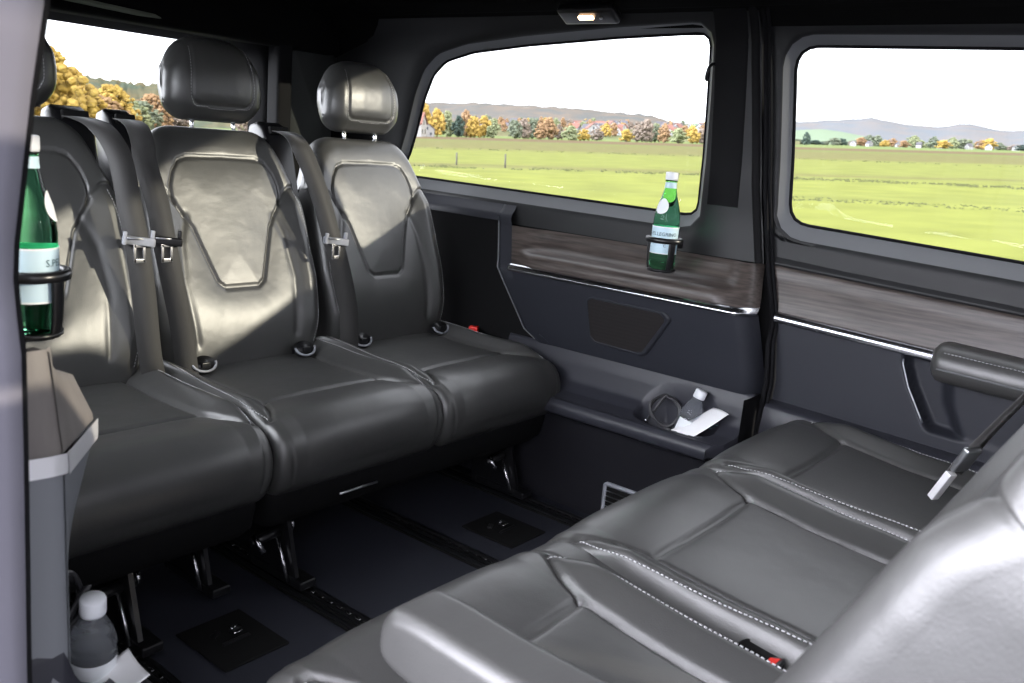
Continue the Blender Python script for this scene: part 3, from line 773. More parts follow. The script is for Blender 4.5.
def floor_vent():
    r = empty('floor_vent', (1.985, 1.09, .068)); tag(r, 'slatted air vent with silver frame low on the far wall', 'air vent')
    o = rpoly([(-.10,-.055),(.10,-.055),(.10,.045),(-.10,.045)], .012, 4); i = rpoly([(-.092,-.047),(.092,-.047),(.092,.037),(-.092,.037)], .007, 4)
    L = lambda P, x: [(x, p[0], p[1]) for p in P]+[(x, P[0][0], P[0][1])]
    MB().grid([L(o,.004), L(o,-.006), L(i,-.007), L(i,.004)]).build('frame', 'vent_frame', r)
    MB().box((.003,0,-.005), (.002,.092,.042)).build('backing', 'matte_black', r)
    for k in range(6): MB().box((-.001,0,-.038+k*.0145), (.0045,.092,.0012), 0, Matrix.Rotation(.5,3,'Y')).build('slat', 'satin_metal', r)
floor_vent()
def lamp():
    r = empty('ceiling_lamp', (1.955, 1.375, 1.332)); tag(r, 'small lit reading lamp in dark housing above the side window', 'lamp')
    R = Matrix.Rotation(.5, 3, 'Y')
    MB().box((0,0,0), (.030,.085,.014), .011, R).build('housing', 'black_plastic', r)
    MB().box((-.014,-.002,-.013), (.006,.022,.003), .002, R).build('bulb', 'lamp_glow', r)
    MB().box((-.010,-.045,-.014), (.003,.004,.002), .001, R).build('switch', 'satin_metal', r)
lamp()
hk = MB().tube(catmull([(2.045,1.052,1.225),(2.028,1.054,1.218),(2.022,1.056,1.205),(2.024,1.059,1.190),(2.032,1.061,1.184)], 6, False), [.004]*25 , 8)
hk = hk.build('coat_hook', 'black_plastic'); tag(hk, 'small black coat hook on the pillar beside the quarter window', 'hook')
pts = rpoly([(1.05,1.266),(1.05,1.252),(1.30,1.243),(1.375,1.245),(1.35,1.254)], .004, 4)
o = MB().prism([(x, 2.388, z) for x, z in pts], (0,.012,0)).build('trim_5', 'pale_trim'); tag(o, kind='structure')

# door pillar of the open near-side doorway (close to the camera)
def near_pillar():
    P = empty('trim_6', (.30, .72, .5)); tag(P, kind='structure')
    yr = [(-.3,.765),(.50,.752),(.694,.742),(.81,.738),(.83,.745),(.844,.750),(.885,.744),(.94,.726),(1.0,.706),(1.068,.678),(1.5,.62)]
    zs = np.linspace(-.3, 1.45, 60); G = []
    sec = [(.30,0),(.306,.010),(.300,.022),(.290,.028),(.292,.045),(.300,.055),(.300,.12),(.24,.16),(.18,.16),(.18,-.0),(.24,-.012),(.285,-.006),(.30,0)]
    for z in zs:
        y = interp(z, yr); G.append([(a-.30, y+b-.72, z-.5) for a, b in sec])
    MB().grid(G).build('pillar_cover', 'pillar_paint', P)
    MB().tube([(.302-.30, interp(z, yr)-.012+.02-.72, z-.5) for z in zs], .006, 8).build('door_seal', 'rubber', P)
near_pillar()
# rear body below/around the near doorway
o = MB().prism([(.42,.90,-.25),(.42,.90,-.045),(2.12,.90,-.045),(2.12,.90,-.25)], (0,1.6,0)).build('trim_7', 'pillar_plastic', smooth=False); tag(o, kind='structure')

# ------------------------------------------------------------------ cup holders and bottles
def cup_holder(x, y, z, sgn, label):
    r = empty('cup_holder', (x, y, z)); tag(r, label, 'cup holder', 'ring cup holders')
    R_ = .041; ring = []
    for k in range(40):
        a = 2*PI*k/40; ring.append((R_*math.cos(a), R_*math.sin(a)))
    prof = [(-.001,-.007),(.005,-.006),(.0065,0),(.005,.006),(-.001,.007),(-.003,0)]
    G = [[((R_+p[0])*math.cos(2*PI*k/40), (R_+p[0])*math.sin(2*PI*k/40), p[1]) for k in range(41)] for p in prof]+[]
    G.append(G[0]); MB().grid(G).build('ring', 'black_plastic', r)
    # curved arms down to the saucer
    def arm(a0, n):
        pts = []
        for k in range(n): 
            t = k/(n-1); a = a0; rr = R_*(1-.15*t**3); pts.append((rr*math.cos(a), rr*math.sin(a), -.078*t))
        return pts
    for a0 in ((0, PI/2+.5, -PI/2-.5) if sgn > 0 else (PI, PI/2-.5, -PI/2+.5)):
        G = []
        for da in (-.22, -.1, .1, .22):
            G.append([(p[0]*math.cos(da)-p[1]*math.sin(da), p[0]*math.sin(da)+p[1]*math.cos(da), p[2]) for p in arm(a0, 10)])
        o = MB().grid(G).build('arm', 'black_plastic', r); sm = o.modifiers.new('solid', 'SOLIDIFY'); sm.thickness = .004
    MB().lathe((0,0,-.080), [(0,0),(.030,0),(.036,.004),(.036,.009),(.033,.006),(0,.005)], 32).build('saucer', 'black_plastic', r)
    MB().box((sgn*.058,0,-.012), (.018,.014,.012), .004).build('bracket', 'black_plastic', r)
cup_holder(1.972, 1.090, .792, 1, 'black ring cup holder clipped to the wood ledge of the far wall')
cup_holder(.474, 1.132, .792, -1, 'black ring cup holder on the near panel beside the doorway')

def text_on_cyl(txt, size, R, a_mid, z, parent, m, name='lettering', flip=1, off=.0004):
    cu = bpy.data.curves.new('t', 'FONT'); cu.body = txt; cu.size = size; cu.align_x = 'CENTER'; cu.align_y = 'CENTER'; cu.resolution_u = 2
    ob = bpy.data.objects.new('t', cu); COL.objects.link(ob); bpy.context.view_layer.update()
    me = ob.to_mesh(); bm = bmesh.new(); bm.from_mesh(me); ob.to_mesh_clear()
    bmesh.ops.triangulate(bm, faces=bm.faces)
    vs = [(v.co.x, v.co.y) for v in bm.verts]; fs = [[v.index for v in f.verts] for f in bm.faces]; bm.free()
    bpy.data.objects.remove(ob); bpy.data.curves.remove(cu)
    V = []
    for x, y in vs:
        a = a_mid+x/R; V.append(((R+off)*math.cos(a), (R+off)*math.sin(a), z+y))
    return mk(name, V, fs, m, parent, smooth=False, recalc=False)
def water_glass_bottle(x, y, z, label, face):  # green glass, 0.24 m
    r = empty('glass_bottle', (x, y, z)); tag(r, label, 'bottle', 'green glass water bottles')
    body = [(0,.004),(.020,.0),(.029,.003),(.0325,.012),(.0325,.125),(.031,.140),(.026,.160),(.019,.182),(.0145,.202),(.0135,.215),(.0135,.225),(.0,.225)]
    P = resample(body, 70, closed=False); MB().lathe((0,0,0), [tuple(p) for p in P], 40).build('body', 'green_glass', r)
    MB().lathe((0,0,0), [(.0,.222),(.0152,.222),(.0158,.226),(.0158,.239),(.0145,.241),(0,.2415)], 28).build('cap', 'white_cap', r)
    MB().lathe((0,0,0), [(.0148,.2195),(.0152,.2195),(.0152,.2215),(.0148,.2215)], 28).build('cap_ring', 'matte_black', r)
    lb = MB().grid([[(.0331*math.cos(a), .0331*math.sin(a), zz) for a in np.linspace(0, 2*PI, 49)] for zz in (.042,.062,.085,.108)]).build('label', 'label_blue', r)
    lb['label'] = 'pale blue paper label'
    for zz in (.0425, .1075): MB().grid([[(.0334*math.cos(a), .0334*math.sin(a), zz+d) for a in np.linspace(0, 2*PI, 49)] for d in (-.0012,.0012)]).build('label_border', 'label_white', lb)
    text_on_cyl('S.PELLEGRINO', .0125, .0334, face, .090, lb, 'label_ink')
    text_on_cyl('C', .010, .0334, face+.3, .062, lb, 'label_ink')
    MB().grid([[(R_*math.cos(a), R_*math.sin(a), zz) for a in np.linspace(0, 2*PI, 41)] for R_, zz in ((.0152,.2025),(.0144,.209),(.0142,.2165))]).build('neck_label', 'label_blue', r)
    # oval emblem on the shoulder
    V = []; 
    for k in range(24):
        a = 2*PI*k/24; zz = .158+.019*math.sin(a); rr = interp(zz, [(p[1], p[0]) for p in P if p[1] > .01])+.0012; V.append((rr*math.cos(face-.35+.62*math.cos(a)), rr*math.sin(face-.35+.62*math.cos(a)), zz))
    cc = interp(.158, [(p[1], p[0]) for p in P if p[1] > .01])+.0022; V.append((cc*math.cos(face-.35), cc*math.sin(face-.35), .158))
    e = mk('emblem', V, [(k, (k+1) % 24, 24) for k in range(24)], 'label_white', r, recalc=False)
    return r
fa = math.atan2(-1.09, -1.972)
b1 = water_glass_bottle(1.972, 1.090, .7175, 'green glass water bottle in the cup holder below the side window', fa-.25)
b2 = water_glass_bottle(.474, 1.132, .7175, 'green glass water bottle in the cup holder beside the near pillar', math.atan2(-1.12,-.485)+1.75)

def pet_bottle(loc, axis, label, sc=1.0):
    r = empty('plastic_bottle', loc); tag(r, label, 'bottle', 'small plastic water bottles')
    ax = Vector(axis).normalized(); r.rotation_mode = 'QUATERNION'; r.rotation_quaternion = Vector((0,0,1)).rotation_difference(ax); r.scale = (sc,)*3
    body = [(0,.006),(.018,.0),(.027,.006),(.028,.02),(.0265,.028),(.028,.036),(.028,.075),(.0265,.082),(.028,.09),(.024,.108),(.016,.124),(.0125,.130),(.0125,.136),(0,.136)]
    MB().lathe((0,0,0), [tuple(p) for p in resample(body, 60, closed=False)], 32).build('body', 'clear_pet', r)
    MB().lathe((0,0,0), [(0,.134),(.0148,.134),(.0155,.137),(.0152,.153),(.014,.156),(0,.1565)], 30).build('cap', 'white_cap', r)
    MB().grid([[(.0283*math.cos(a), .0283*math.sin(a), zz) for a in np.linspace(2.6, 2.6+2.9, 30)] for zz in (.036,.055,.075)]).build('label', 'label_white', r)
    return r
pet_bottle((1.990, .992, .275), (.20,-.24,1), 'clear plastic water bottle leaning in the far side tray')
pet_bottle((.470, .985, .272), (-.05,-.14,1), 'clear plastic water bottle in the tray beside the doorway, foreground left')
def sheet(cx, cy, cz, pts, label, curl=.02):
    mb = MB(); n = 14; a, b, c, d = [Vector(p) for p in pts]; G = []
    for i in range(n+1):
        row = []
        for j in range(n+1):
            u, v = i/n, j/n; p = a*(1-u)*(1-v)+b*u*(1-v)+c*u*v+d*(1-u)*v; p.z += curl*math.sin(u*PI)*.4 - curl*math.sin(v*PI)*.3
            row.append(tuple(p-Vector((cx,cy,cz))))
        G.append(row)
    r = empty('paper_sheet', (cx,cy,cz)); tag(r, label, 'paper', 'folded paper sheets')
    o = mb.grid(G).build('sheet', 'paper', r); s_ = o.modifiers.new('solid', 'SOLIDIFY'); s_.thickness = .0006
    return r, (a, b, c, d)
r, _ = sheet(1.985, .93, .32, [(1.962,1.000,.318),(1.956,.935,.318),(2.000,.868,.388),(2.030,.925,.385)], 'printed white paper lying beside the bottle in the far tray', .006)
mb = MB()
for k in range(3):
    mb.box((.012+.010*k, -.005-.004*k, .020+.003*k), (.0016,.018,.0004), 0, Matrix.Rotation(-.5, 3, 'Y'))
mb.build('printed_lines', 'label_ink', r)
sheet(.47, .955, .33, [(.440,.950,.312),(.510,.972,.334),(.502,.905,.332),(.42,.880,.312)], 'white paper beside the plastic bottle, foreground left', .012)
def cable(c, R_, nrm, label, plug):
    r = empty('charging_cable', c); tag(r, label, 'cable', 'coiled cables in the trays')
    n = Vector(nrm).normalized(); u = n.orthogonal().normalized(); w = n.cross(u); pts = []
    for k in range(90):
        a = 2*PI*2.4*k/89; q = R_*(1+.07*math.sin(3*a+k*.05)); pts.append(u*math.cos(a)*q+w*math.sin(a)*q*.9+n*(.007*k/89*3+.003*math.sin(a*2)))
    pts.append(Vector(plug)-Vector(c))
    MB().tube(catmull([tuple(p) for p in pts], 2, False), .0033, 8).build('cord', 'cable', r)
    q = Vector(plug)-Vector(c)
    MB().tube([q, q+Vector((-.004,.004,-.018))], [.006,.005], 12).build('plug', 'black_plastic', r)
    MB().tube([q+Vector((0,0,.001)), q+Vector((.001,-.001,.011))], .0042, 12).build('plug_tip', 'steel', r)
cable((2.018, 1.052, .345), .040, (-.8,-.45,.35), 'coiled black cable in the far side tray beside the bottle', (1.985,1.088,.310))
cable((.446, 1.025, .400), .034, (.3,-.9,.25), 'coiled grey cable in the tray beside the doorway, foreground left', (.42,1.02,.33))

# ------------------------------------------------------------------ the country outside
def ray(p): return RW @ _d(p)
n_g = np.cross(ray((1024, 149)), ray((430, 132))); n_g /= np.linalg.norm(n_g)
if n_g[2] < 0: n_g = -n_g
fw = ray((512, 135)); fw -= n_g*(fw @ n_g); fw /= np.linalg.norm(fw); rt = np.cross(fw, n_g)
GH = 1.6
GM = Matrix(((rt[0], fw[0], n_g[0]), (rt[1], fw[1], n_g[1]), (rt[2], fw[2], n_g[2])))
G0 = Vector(CAM - n_g*GH)
GQ = GM.to_quaternion()
def gpos(px, dist, h=0):                      # a spot on the ground plane at bearing of px and distance
    r_ = ray((px, 135+.029*(px-512))); a = float(r_ @ rt); b = float(r_ @ fw); k = dist/math.hypot(a, b)
    return G0 + GM @ Vector((a*k, b*k, h))
def ground_mat(name, stops, nscale):
    m = bpy.data.materials.new(name); m.use_nodes = True; nt = m.node_tree; b = nt.nodes['Principled BSDF']; b.inputs['Roughness'].default_value = .95; b.inputs['Specular IOR Level'].default_value = .05
    tc = nt.nodes.new('ShaderNodeTexCoord'); sp = nt.nodes.new('ShaderNodeSeparateXYZ'); nt.links.new(tc.outputs['Object'], sp.inputs[0])
    nz = nt.nodes.new('ShaderNodeTexNoise'); nz.inputs['Scale'].default_value = .02; nz.inputs['Detail'].default_value = 6
    mp = nt.nodes.new('ShaderNodeMapping'); mp.inputs['Scale'].default_value = (.35,2.2,1); nt.links.new(tc.outputs['Object'], mp.inputs[0]); nt.links.new(mp.outputs[0], nz.inputs['Vector'])
    ad = nt.nodes.new('ShaderNodeMath'); ad.operation = 'MULTIPLY_ADD'; ad.inputs[1].default_value = .18; 
    # log distance from the van
    lg = nt.nodes.new('ShaderNodeMath'); lg.operation = 'LOGARITHM'; lg.inputs[1].default_value = 10; mx = nt.nodes.new('ShaderNodeMath'); mx.operation = 'MAXIMUM'; mx.inputs[1].default_value = 1
    nt.links.new(sp.outputs['Y'], mx.inputs[0]); nt.links.new(mx.outputs[0], lg.inputs[0]); nt.links.new(nz.outputs['Fac'], ad.inputs[0]); nt.links.new(lg.outputs[0], ad.inputs[2])
    sc = nt.nodes.new('ShaderNodeMath'); sc.operation = 'MULTIPLY'; sc.inputs[1].default_value = 1/3.5; nt.links.new(ad.outputs[0], sc.inputs[0])
    rp = nt.nodes.new('ShaderNodeValToRGB'); el = rp.color_ramp.elements
    off = .09
    for i, (d, c) in enumerate(stops):
        pos = (math.log10(d)+off)/3.5
        e = el[i] if i < 2 else el.new(pos); e.position = pos; e.color = (*c, 1)
    nt.links.new(sc.outputs[0], rp.inputs[0])
    n2 = nt.nodes.new('ShaderNodeTexNoise'); n2.inputs['Scale'].default_value = nscale; n2.inputs['Detail'].default_value = 8; nt.links.new(tc.outputs['Object'], n2.inputs['Vector'])
    mr = nt.nodes.new('ShaderNodeMapRange'); mr.inputs['From Min'].default_value = .3; mr.inputs['From Max'].default_value = .7; mr.inputs['To Min'].default_value = .82; mr.inputs['To Max'].default_value = 1.15
    nt.links.new(n2.outputs['Fac'], mr.inputs[0])
    mm = nt.nodes.new('ShaderNodeMix'); mm.data_type = 'RGBA'; mm.blend_type = 'MULTIPLY'; mm.inputs['Factor'].default_value = 1
    nt.links.new(rp.outputs[0], mm.inputs['A']); nt.links.new(mr.outputs[0], mm.inputs['B']); nt.links.new(mm.outputs['Result'], b.inputs['Base Color'])
    MATS[name] = m
BR = (0.1260,0.1361,0.0306); BR2 = (0.1134,0.1226,0.0299); DK = (0.0907,0.0854,0.0306); BN = (0.0840,0.0570,0.0319)
ground_mat('meadow', [(1.2,(0.1232,0.1232,0.1309)),(6.5,(0.1232,0.1232,0.1309)),(8,BR),(24,BR),(27.5,BR2),(36,BR),(44,BR2),(46,DK),(47.5,BR2),(60,BR2),(88,BR2),(95,DK),(160,DK),(200,(0.0847,0.1001,0.0270)),(230,BN),(330,BN),(350,(0.1001,0.1309,0.0385)),(900,(0.0924,0.1155,0.0462))], .5)
gm = []
N = 70
g = MB().grid([[(x, y, 0) for x in np.linspace(-1800, 1800, 40)] for y in np.r_[np.linspace(-60, 60, 12), np.linspace(90, 2600, 40)]]).build('ground', 'meadow', smooth=False)
g.rotation_mode = 'QUATERNION'; g.rotation_quaternion = GQ; g.location = G0; tag(g, kind='structure')
def place(o, px, dist, h=0, rz=0):
    o.rotation_mode = 'QUATERNION'; o.rotation_quaternion = GQ @ Matrix.Rotation(rz, 3, 'Z').to_quaternion(); o.location = gpos(px, dist, h)
# hills: long wooded ridges
mat('hill_far', (0.1006,0.1087,0.1176), .95, spec=0, var=((0.1207,0.1127,0.1098), .012))  # bluish distance haze put into the base colour
mat('hill_mid', (0.0765,0.0805,0.0784), .95, spec=0, var=((0.1087,0.0926,0.0784), .02))  # greyed base colour, distance haze painted in here too
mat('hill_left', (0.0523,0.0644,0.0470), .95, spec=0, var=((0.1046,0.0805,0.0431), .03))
mat('hill_green', (0.1248,0.1570,0.1098), .95, spec=0)
def ridge(name, dist, prof, m, depth, bump):
    # prof: (px, height) at distance dist
    rows = []; rr = random.Random(3)
    pxs = np.linspace(prof[0][0], prof[-1][0], 150)
    for k, f in enumerate((0, .3, .6, .85, 1.0, .8)):
        row = []
        for px in pxs:
            h = interp(px, prof)*[0,.35,.68,.9,1,.8][k]
            h += bump*rr.uniform(-1, 1)*(k > 0)
            row.append(gpos(px, dist+depth*k/4, max(h, -1)-(1 if k == 0 else 0)))
        rows.append(row)
    o = MB().grid(rows).build(name, m); tag(o, kind='structure')
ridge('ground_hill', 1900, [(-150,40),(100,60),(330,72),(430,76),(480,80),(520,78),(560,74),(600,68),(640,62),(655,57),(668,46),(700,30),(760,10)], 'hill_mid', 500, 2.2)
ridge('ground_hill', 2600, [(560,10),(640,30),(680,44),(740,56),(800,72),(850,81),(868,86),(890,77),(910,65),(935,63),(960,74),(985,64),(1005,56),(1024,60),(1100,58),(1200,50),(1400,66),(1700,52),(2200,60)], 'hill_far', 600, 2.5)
ridge('ground_hill', 1700, [(700,2),(760,22),(820,30),(840,26),(880,12),(900,3)], 'hill_green', 300, .3)
ridge('ground_hill', 1500, [(640,2),(680,30),(700,32),(720,28),(770,14),(800,2)], 'hill_green', 250, .3)
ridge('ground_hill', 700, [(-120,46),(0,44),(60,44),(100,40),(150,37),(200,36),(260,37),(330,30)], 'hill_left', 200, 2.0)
mat('hill_village', (0.0924,0.1155,0.0539), .95, spec=0, var=((0.1155,0.1001,0.0616), .02))
# trees: crown built of leafy clumps, trunk as a part
def tree_mat(nm, c1, c2): mat(nm, c1, .9, spec=.05, var=(c2, 5), bump=[(22,1.0,.05)])
TC = {'golden yellow': ((0.30,0.212,0.058),(0.235,0.155,0.045)), 'orange': ((0.2230,0.1428,0.0761),(0.1735,0.1092,0.0660)), 'dull green': ((0.0867,0.1050,0.0761),(0.1156,0.1260,0.0863)), 'yellow green': ((0.1652,0.1764,0.0964),(0.1322,0.1512,0.0863)), 'brown': ((0.1404,0.1134,0.0964),(0.1735,0.1386,0.1116)), 'dark green': ((0.0330,0.0504,0.0457),(0.0496,0.0672,0.0508))}  # leaf tones mostly paled and greyed, with distance haze painted in
for k, (a, b) in TC.items(): tree_mat('leaf_'+k, a, b)
mat('bark', (.10,.08,.06), .9)
def crown_mesh(seed, tall=1.0, clumps=110, rs=1.0):
    rr = random.Random(seed); mb = MB()
    for k in range(clumps):
        f = k/(clumps-1); z = .09+.84*f; spread = .36*math.sin(PI*min(max(.22+.70*f, 0), 1))
        a = rr.uniform(0, 2*PI); q = rr.uniform(.1, 1)*spread*1.12; r = rr.uniform(.05, .105)*(1-.25*f)*rs
        bm = bmesh.new(); bmesh.ops.create_icosphere(bm, subdivisions=2, radius=r)
        for v in bm.verts:
            n = v.co.normalized(); v.co *= 1+.16*math.sin(n.x*13+k)*math.sin(n.y*11+k*2)*math.sin(n.z*12+k)+rr.uniform(-.16,.16); v.co += Vector((q*math.cos(a), q*math.sin(a), z*tall))
        bm.verts.index_update(); mb.add([tuple(v.co) for v in bm.verts], [[v.index for v in f_.verts] for f_ in bm.faces]); bm.free()
    me = bpy.data.meshes.new('crown'); me.from_pydata(mb.v, [], mb.f); return me
CR = [crown_mesh(s) for s in range(5)]+[crown_mesh(s, 1.0, 520, .52) for s in (5, 6)]
tm = MB().tube([(0,0,-.02),(.005,0,.2),(0,.006,.5)], [.035,.025,.012], 8); TR = bpy.data.meshes.new('trunk'); TR.from_pydata([tuple(v) for v in tm.v], [], tm.f); TR.materials.append(MATS['bark'])
CRM = {}
TAKEN = []
def free(px, dist, rad):
    k = 0; d = dist
    while k < 80:
        p = gpos(px, d)
        if all((p-q).length > rad+r2 for q, r2 in TAKEN): break
        k += 1; d = dist*(1+.012*k)
    TAKEN.append((gpos(px, d), rad)); return d
def tree(px, dist, h, w, col, label, group, seed=0):
    d2 = free(px, dist, w*.52); h *= d2/dist; w *= d2/dist; dist = d2
    ci = (5+seed % 2) if 'rear window' in (group or '') else seed % 5; key = (ci, col)
    if key not in CRM:
        me = CR[ci].copy(); me.materials.clear(); me.materials.append(MATS['leaf_'+col]); CRM[key] = me
    r = bpy.data.objects.new('tree', None); COL.objects.link(r); place(r, px, dist, 0, seed*1.3); r.scale = (w, w, h)
    tag(r, label, 'tree', group)
    
    if 'distant village' in label: r.location += GM @ Vector((0, 0, VIL(dist)))
    link(bpy.data.objects.new('crown', CRM[key]), r); link(bpy.data.objects.new('trunk', TR), r)
# edge-of-village trees seen through the quarter window
tq = [(412,330,12,9,'golden yellow'),(424,335,12,10,'golden yellow'),(437,330,10,8,'golden yellow'),(447,350,10,9,'yellow green'),(458,340,8,7,'dark green'),(466,335,10,8,'orange'),(474,345,8,8,'golden yellow'),(484,340,8,8,'golden yellow'),(491,350,5,6,'yellow green'),
 (515,350,7,8,'dull green'),(524,355,8,8,'brown'),(532,350,8,8,'dull green'),(541,350,6,7,'orange'),(549,345,8.5,9,'orange'),(558,360,6,6,'brown'),(571,350,5.5,9,'yellow green'),(584,355,4.5,7,'golden yellow'),(597,380,5,8,'brown'),
 (626,360,5,8,'golden yellow'),(637,370,7,8,'brown'),(646,365,9,9,'brown'),(655,370,7,7,'dull green'),(664,370,7,7,'orange'),(678,360,6,10,'yellow green'),(692,370,7,8,'golden yellow'),(702,370,6,7,'brown')]
desc = {'golden yellow':'golden autumn tree','orange':'orange autumn tree','dull green':'dull green tree','yellow green':'yellow-green tree','brown':'brownish autumn tree','dark green':'dark green tree'}
for i, (px, d, h, w, c) in enumerate(tq):
    where = 'at the field edge near the red-roofed farmhouse' if px < 500 else ('at the field edge left of the village' if px < 600 else 'at the field edge right of the village, before the pillar')
    tree(px, d, h, w, c, '%s %s' % (desc[c], where), 'autumn trees at the field edge, '+c+(' left' if px < 500 else (' middle' if px < 600 else ' right')), i)
# gentle slope under the village
ridge('ground_hill', 640, [(380,6),(440,10),(520,13),(600,15),(680,15),(740,12),(800,4)], 'hill_village', 620, .2)
VIL = lambda d: 14*float(np.interp((d-640)/620, [0,.25,.5,.75,1], [0,.35,.68,.9,1]))-.3
# trees among the village houses, farther away
rr = random.Random(11)
for i in range(64):
    px = 470+(i % 34)*7.2+rr.uniform(-3, 3); c = rr.choice(['orange','brown','golden yellow','dull green','orange','yellow green'])
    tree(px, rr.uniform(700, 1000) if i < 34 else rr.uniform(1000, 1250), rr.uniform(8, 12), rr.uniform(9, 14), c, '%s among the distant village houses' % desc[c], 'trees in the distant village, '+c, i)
# tree line through the door window
for i in range(30):
    px = 790+i*8.6+rr.uniform(-3, 3); c = rr.choice(['brown','golden yellow','dull green','yellow green','orange']) if 850 < px < 1000 else rr.choice(['dull green','brown','dark green'])
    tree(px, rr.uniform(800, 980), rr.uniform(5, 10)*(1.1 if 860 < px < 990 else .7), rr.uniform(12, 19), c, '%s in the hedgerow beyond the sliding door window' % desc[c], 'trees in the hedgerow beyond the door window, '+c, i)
tree(806, 620, 8.5, 7, 'dark green', 'single dark conifer at the far field edge beyond the door window', None, 2)
# big near trees seen through the tailgate window
tl = [(48,62,10.0,8,'golden yellow'),(66,70,8.8,8,'golden yellow'),(84,80,7.0,8,'orange'),(100,90,6.6,8,'orange'),(113,110,7.0,8,'golden yellow'),(126,120,5.6,9,'yellow green'),(140,130,5.6,9,'dull green'),(152,150,7.5,9,'orange'),(170,160,7,10,'brown'),(257,150,6,9,'brown'),(268,150,7,9,'orange')]
tl = [(px, d, h*.62 if d < 95 else h*.85, w*.9, c) for px, d, h, w, c in tl]
for i, (px, d, h, w, c) in enumerate(tl):
    pos = ['close behind the near headrest', 'second from the near headrest', 'in the middle of the rear window', 'right of the middle of the rear window', 'half hidden, tallest behind the orange pair', 'low, behind the orange trees', 'just left of the middle headrest', 'beside the middle headrest edge', 'mostly behind the middle headrest', 'right of the middle headrest', 'at the right edge of the rear window'][i]
    tree(px, d, h, w, c, '%s %s' % (desc[c], pos), 'autumn trees beyond the rear window', i+1)
# houses
mat('house_white', (0.2380,0.2345,0.2310), .8); mat('roof_red', (0.1400,0.0595,0.0455), .8); mat('roof_dark', (0.0595,0.0560,0.0644), .8); mat('house_pane', (0.0560,0.0630,0.0770), .2)
def house_meshes(roof):
    w = MB().prism([(-5,-4,0),(5,-4,0),(5,-4,5),(0,-4,9),(-5,-4,5)], (0,8,0)); me = bpy.data.meshes.new('walls'); me.from_pydata([tuple(v) for v in w.v], [], w.f); me.materials.append(MATS['house_white'])
    r = MB()
    for sx in (-1, 1): r.prism([(sx*5.5,-4.5,4.7),(0,-4.5,9.2),(0,-4.5,9.6),(sx*5.6,-4.5,5.1)], (0,9,0))
    mr = bpy.data.meshes.new('roof'); mr.from_pydata([tuple(v) for v in r.v], [], r.f); mr.materials.append(MATS[roof])
    p = MB()
    for x, z in ((-2.5,2),(2.5,2),(0,5.6)):
        for y in (-4.03, 4.03): p.box((x, y, z), (.7,.05,.9))
    mp = bpy.data.meshes.new('window'); mp.from_pydata([tuple(v) for v in p.v], [], p.f); mp.materials.append(MATS['house_pane'])
    return me, mr, mp
HM = {'dark': house_meshes('roof_dark'), 'red': house_meshes('roof_red')}
def house(px, dist, rz, kind, label, group, s=1.0, h=0):
    dist = free(px, dist, 7.8*s)
    r = bpy.data.objects.new('house', None); COL.objects.link(r); place(r, px, dist, VIL(dist) if h is None else h, rz); r.scale = (s, s, s); tag(r, label, 'house', group)
    for nm, me in zip(('walls', 'roof', 'windows'), HM[kind]): link(bpy.data.objects.new(nm, me), r)
house(414, 300, 1.45, 'red', 'red-roofed farmhouse at the field edge beside the far headrest', None, .82)
house(426, 305, .3, 'dark', 'small white house right of the red-roofed farmhouse', None, .50)
for i in range(70):
    px = rr.choice([rr.uniform(462, 520), rr.uniform(570, 635), rr.uniform(585, 625), rr.uniform(650, 712)]); k = rr.choice(['dark','dark','red'])
    d = rr.uniform(700, 1150); house(px, d, rr.uniform(0, 3), k, 'white village house with %s roof in the distant village' % ('dark' if k == 'dark' else 'reddish'), 'village houses with %s roofs' % k, rr.uniform(.7, 1.0), None)
for i in range(8):
    px = 850+i*24+rr.uniform(-6, 6); house(px, rr.uniform(780, 900), rr.uniform(0, 3), 'dark', 'tiny white house in the hedgerow beyond the door window', 'houses in the hedgerow', .5)
# fence posts and rough grass line in the meadow
mat('post_wood', (0.0630,0.0595,0.0490), .9); mat('dry_grass', (0.0805,0.0875,0.0350), .9)
for i, (px, d, h) in enumerate([(457,46,.62),(506,44,.66)]):
    mb = MB().tube([(0,0,-.1),(0,0,h)], [.045,.040], 8); o = mb.build('fence_post', 'post_wood'); place(o, px, d)
    tag(o, ['weathered fence post in the meadow, nearer the far headrest', 'weathered fence post in the meadow, right of the other post'][i], 'fence post', 'fence posts in the meadow')
mb = MB(); rr = random.Random(5)
for (d0, n, lo, hi, hh) in ((43, 170, 380, 1050, .07), (92, 90, 380, 1050, .10), (27.5, 60, 780, 1080, .03)):
    for i in range(n):
        px = rr.uniform(lo, hi); c = gpos(px, d0*rr.uniform(.97, 1.03))
        for k in range(5):
            q = c+GM @ Vector((rr.uniform(-.3,.3), rr.uniform(-.2,.2), 0)); t = q+GM @ Vector((rr.uniform(-.08,.08), 0, hh*rr.uniform(.5,1.3)))
            s_ = GM @ Vector((.05, 0, 0)); mb.add([q-s_, q+s_, t], [(0,1,2)])
o = mb.build('grass_tufts', 'dry_grass', recalc=False, smooth=False); tag(o, 'line of rough dry grass tufts across the meadow', 'grass', kind='stuff')

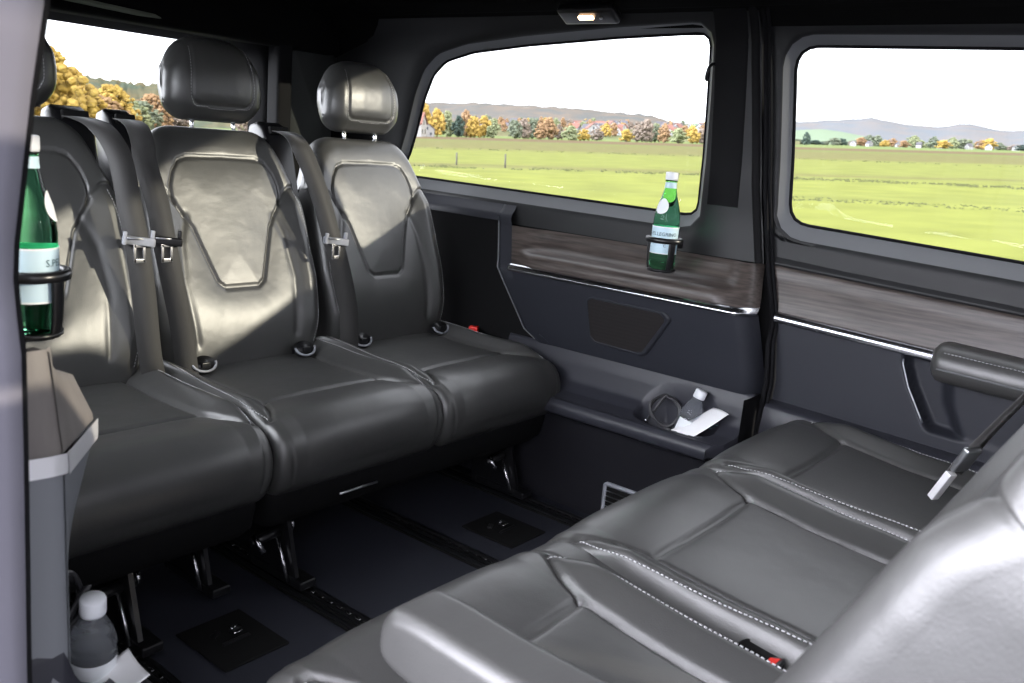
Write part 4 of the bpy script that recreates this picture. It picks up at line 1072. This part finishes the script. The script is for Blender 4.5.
# ------------------------------------------------------------------ light, world, camera
sun = bpy.data.lights.new('sun', 'SUN'); sun.energy = 3.2; sun.angle = math.radians(.9); sun.color = (1,.90,.74)
so = bpy.data.objects.new('sun', sun); COL.objects.link(so)
dv = Vector((-1, 1.70, -.405)).normalized(); so.rotation_mode = 'QUATERNION'; so.rotation_quaternion = dv.to_track_quat('-Z', 'Y')
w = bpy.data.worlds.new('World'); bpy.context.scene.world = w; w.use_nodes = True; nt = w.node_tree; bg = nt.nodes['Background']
# bright hazy sky, plus an added lobe lighting front seats through the doorway
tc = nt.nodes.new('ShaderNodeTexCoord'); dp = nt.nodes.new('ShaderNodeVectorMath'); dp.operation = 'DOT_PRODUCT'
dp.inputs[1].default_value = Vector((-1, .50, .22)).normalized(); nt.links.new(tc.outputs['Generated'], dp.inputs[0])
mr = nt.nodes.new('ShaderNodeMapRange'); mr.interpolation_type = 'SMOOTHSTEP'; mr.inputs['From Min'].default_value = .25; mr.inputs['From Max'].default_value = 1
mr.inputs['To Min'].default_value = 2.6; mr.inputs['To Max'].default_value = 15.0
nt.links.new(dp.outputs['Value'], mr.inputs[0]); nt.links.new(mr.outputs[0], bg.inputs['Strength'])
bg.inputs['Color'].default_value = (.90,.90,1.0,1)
cam = bpy.data.cameras.new('camera'); cam.sensor_width = 36; cam.lens = FPX*36/1024; cam.clip_start = .02; cam.clip_end = 6000
cam.dof.use_dof = True; cam.dof.focus_distance = 2.1; cam.dof.aperture_fstop = 9
co = bpy.data.objects.new('camera', cam); COL.objects.link(co)
Mc = Matrix([list(map(float, r)) for r in RW]); co.matrix_world = Matrix.Translation(Vector(CAM)) @ Mc.to_4x4()
sc = bpy.context.scene; sc.camera = co
sc.view_settings.view_transform = 'Standard'; sc.view_settings.look = 'None'; sc.view_settings.exposure = .35; sc.view_settings.gamma = 1; sc.view_settings.use_curve_mapping = False
try:
    sc.cycles.use_denoising = True; sc.cycles.max_bounces = 10; sc.cycles.transparent_max_bounces = 16; sc.cycles.sample_clamp_indirect = 6; sc.cycles.caustics_reflective = False
except Exception: pass
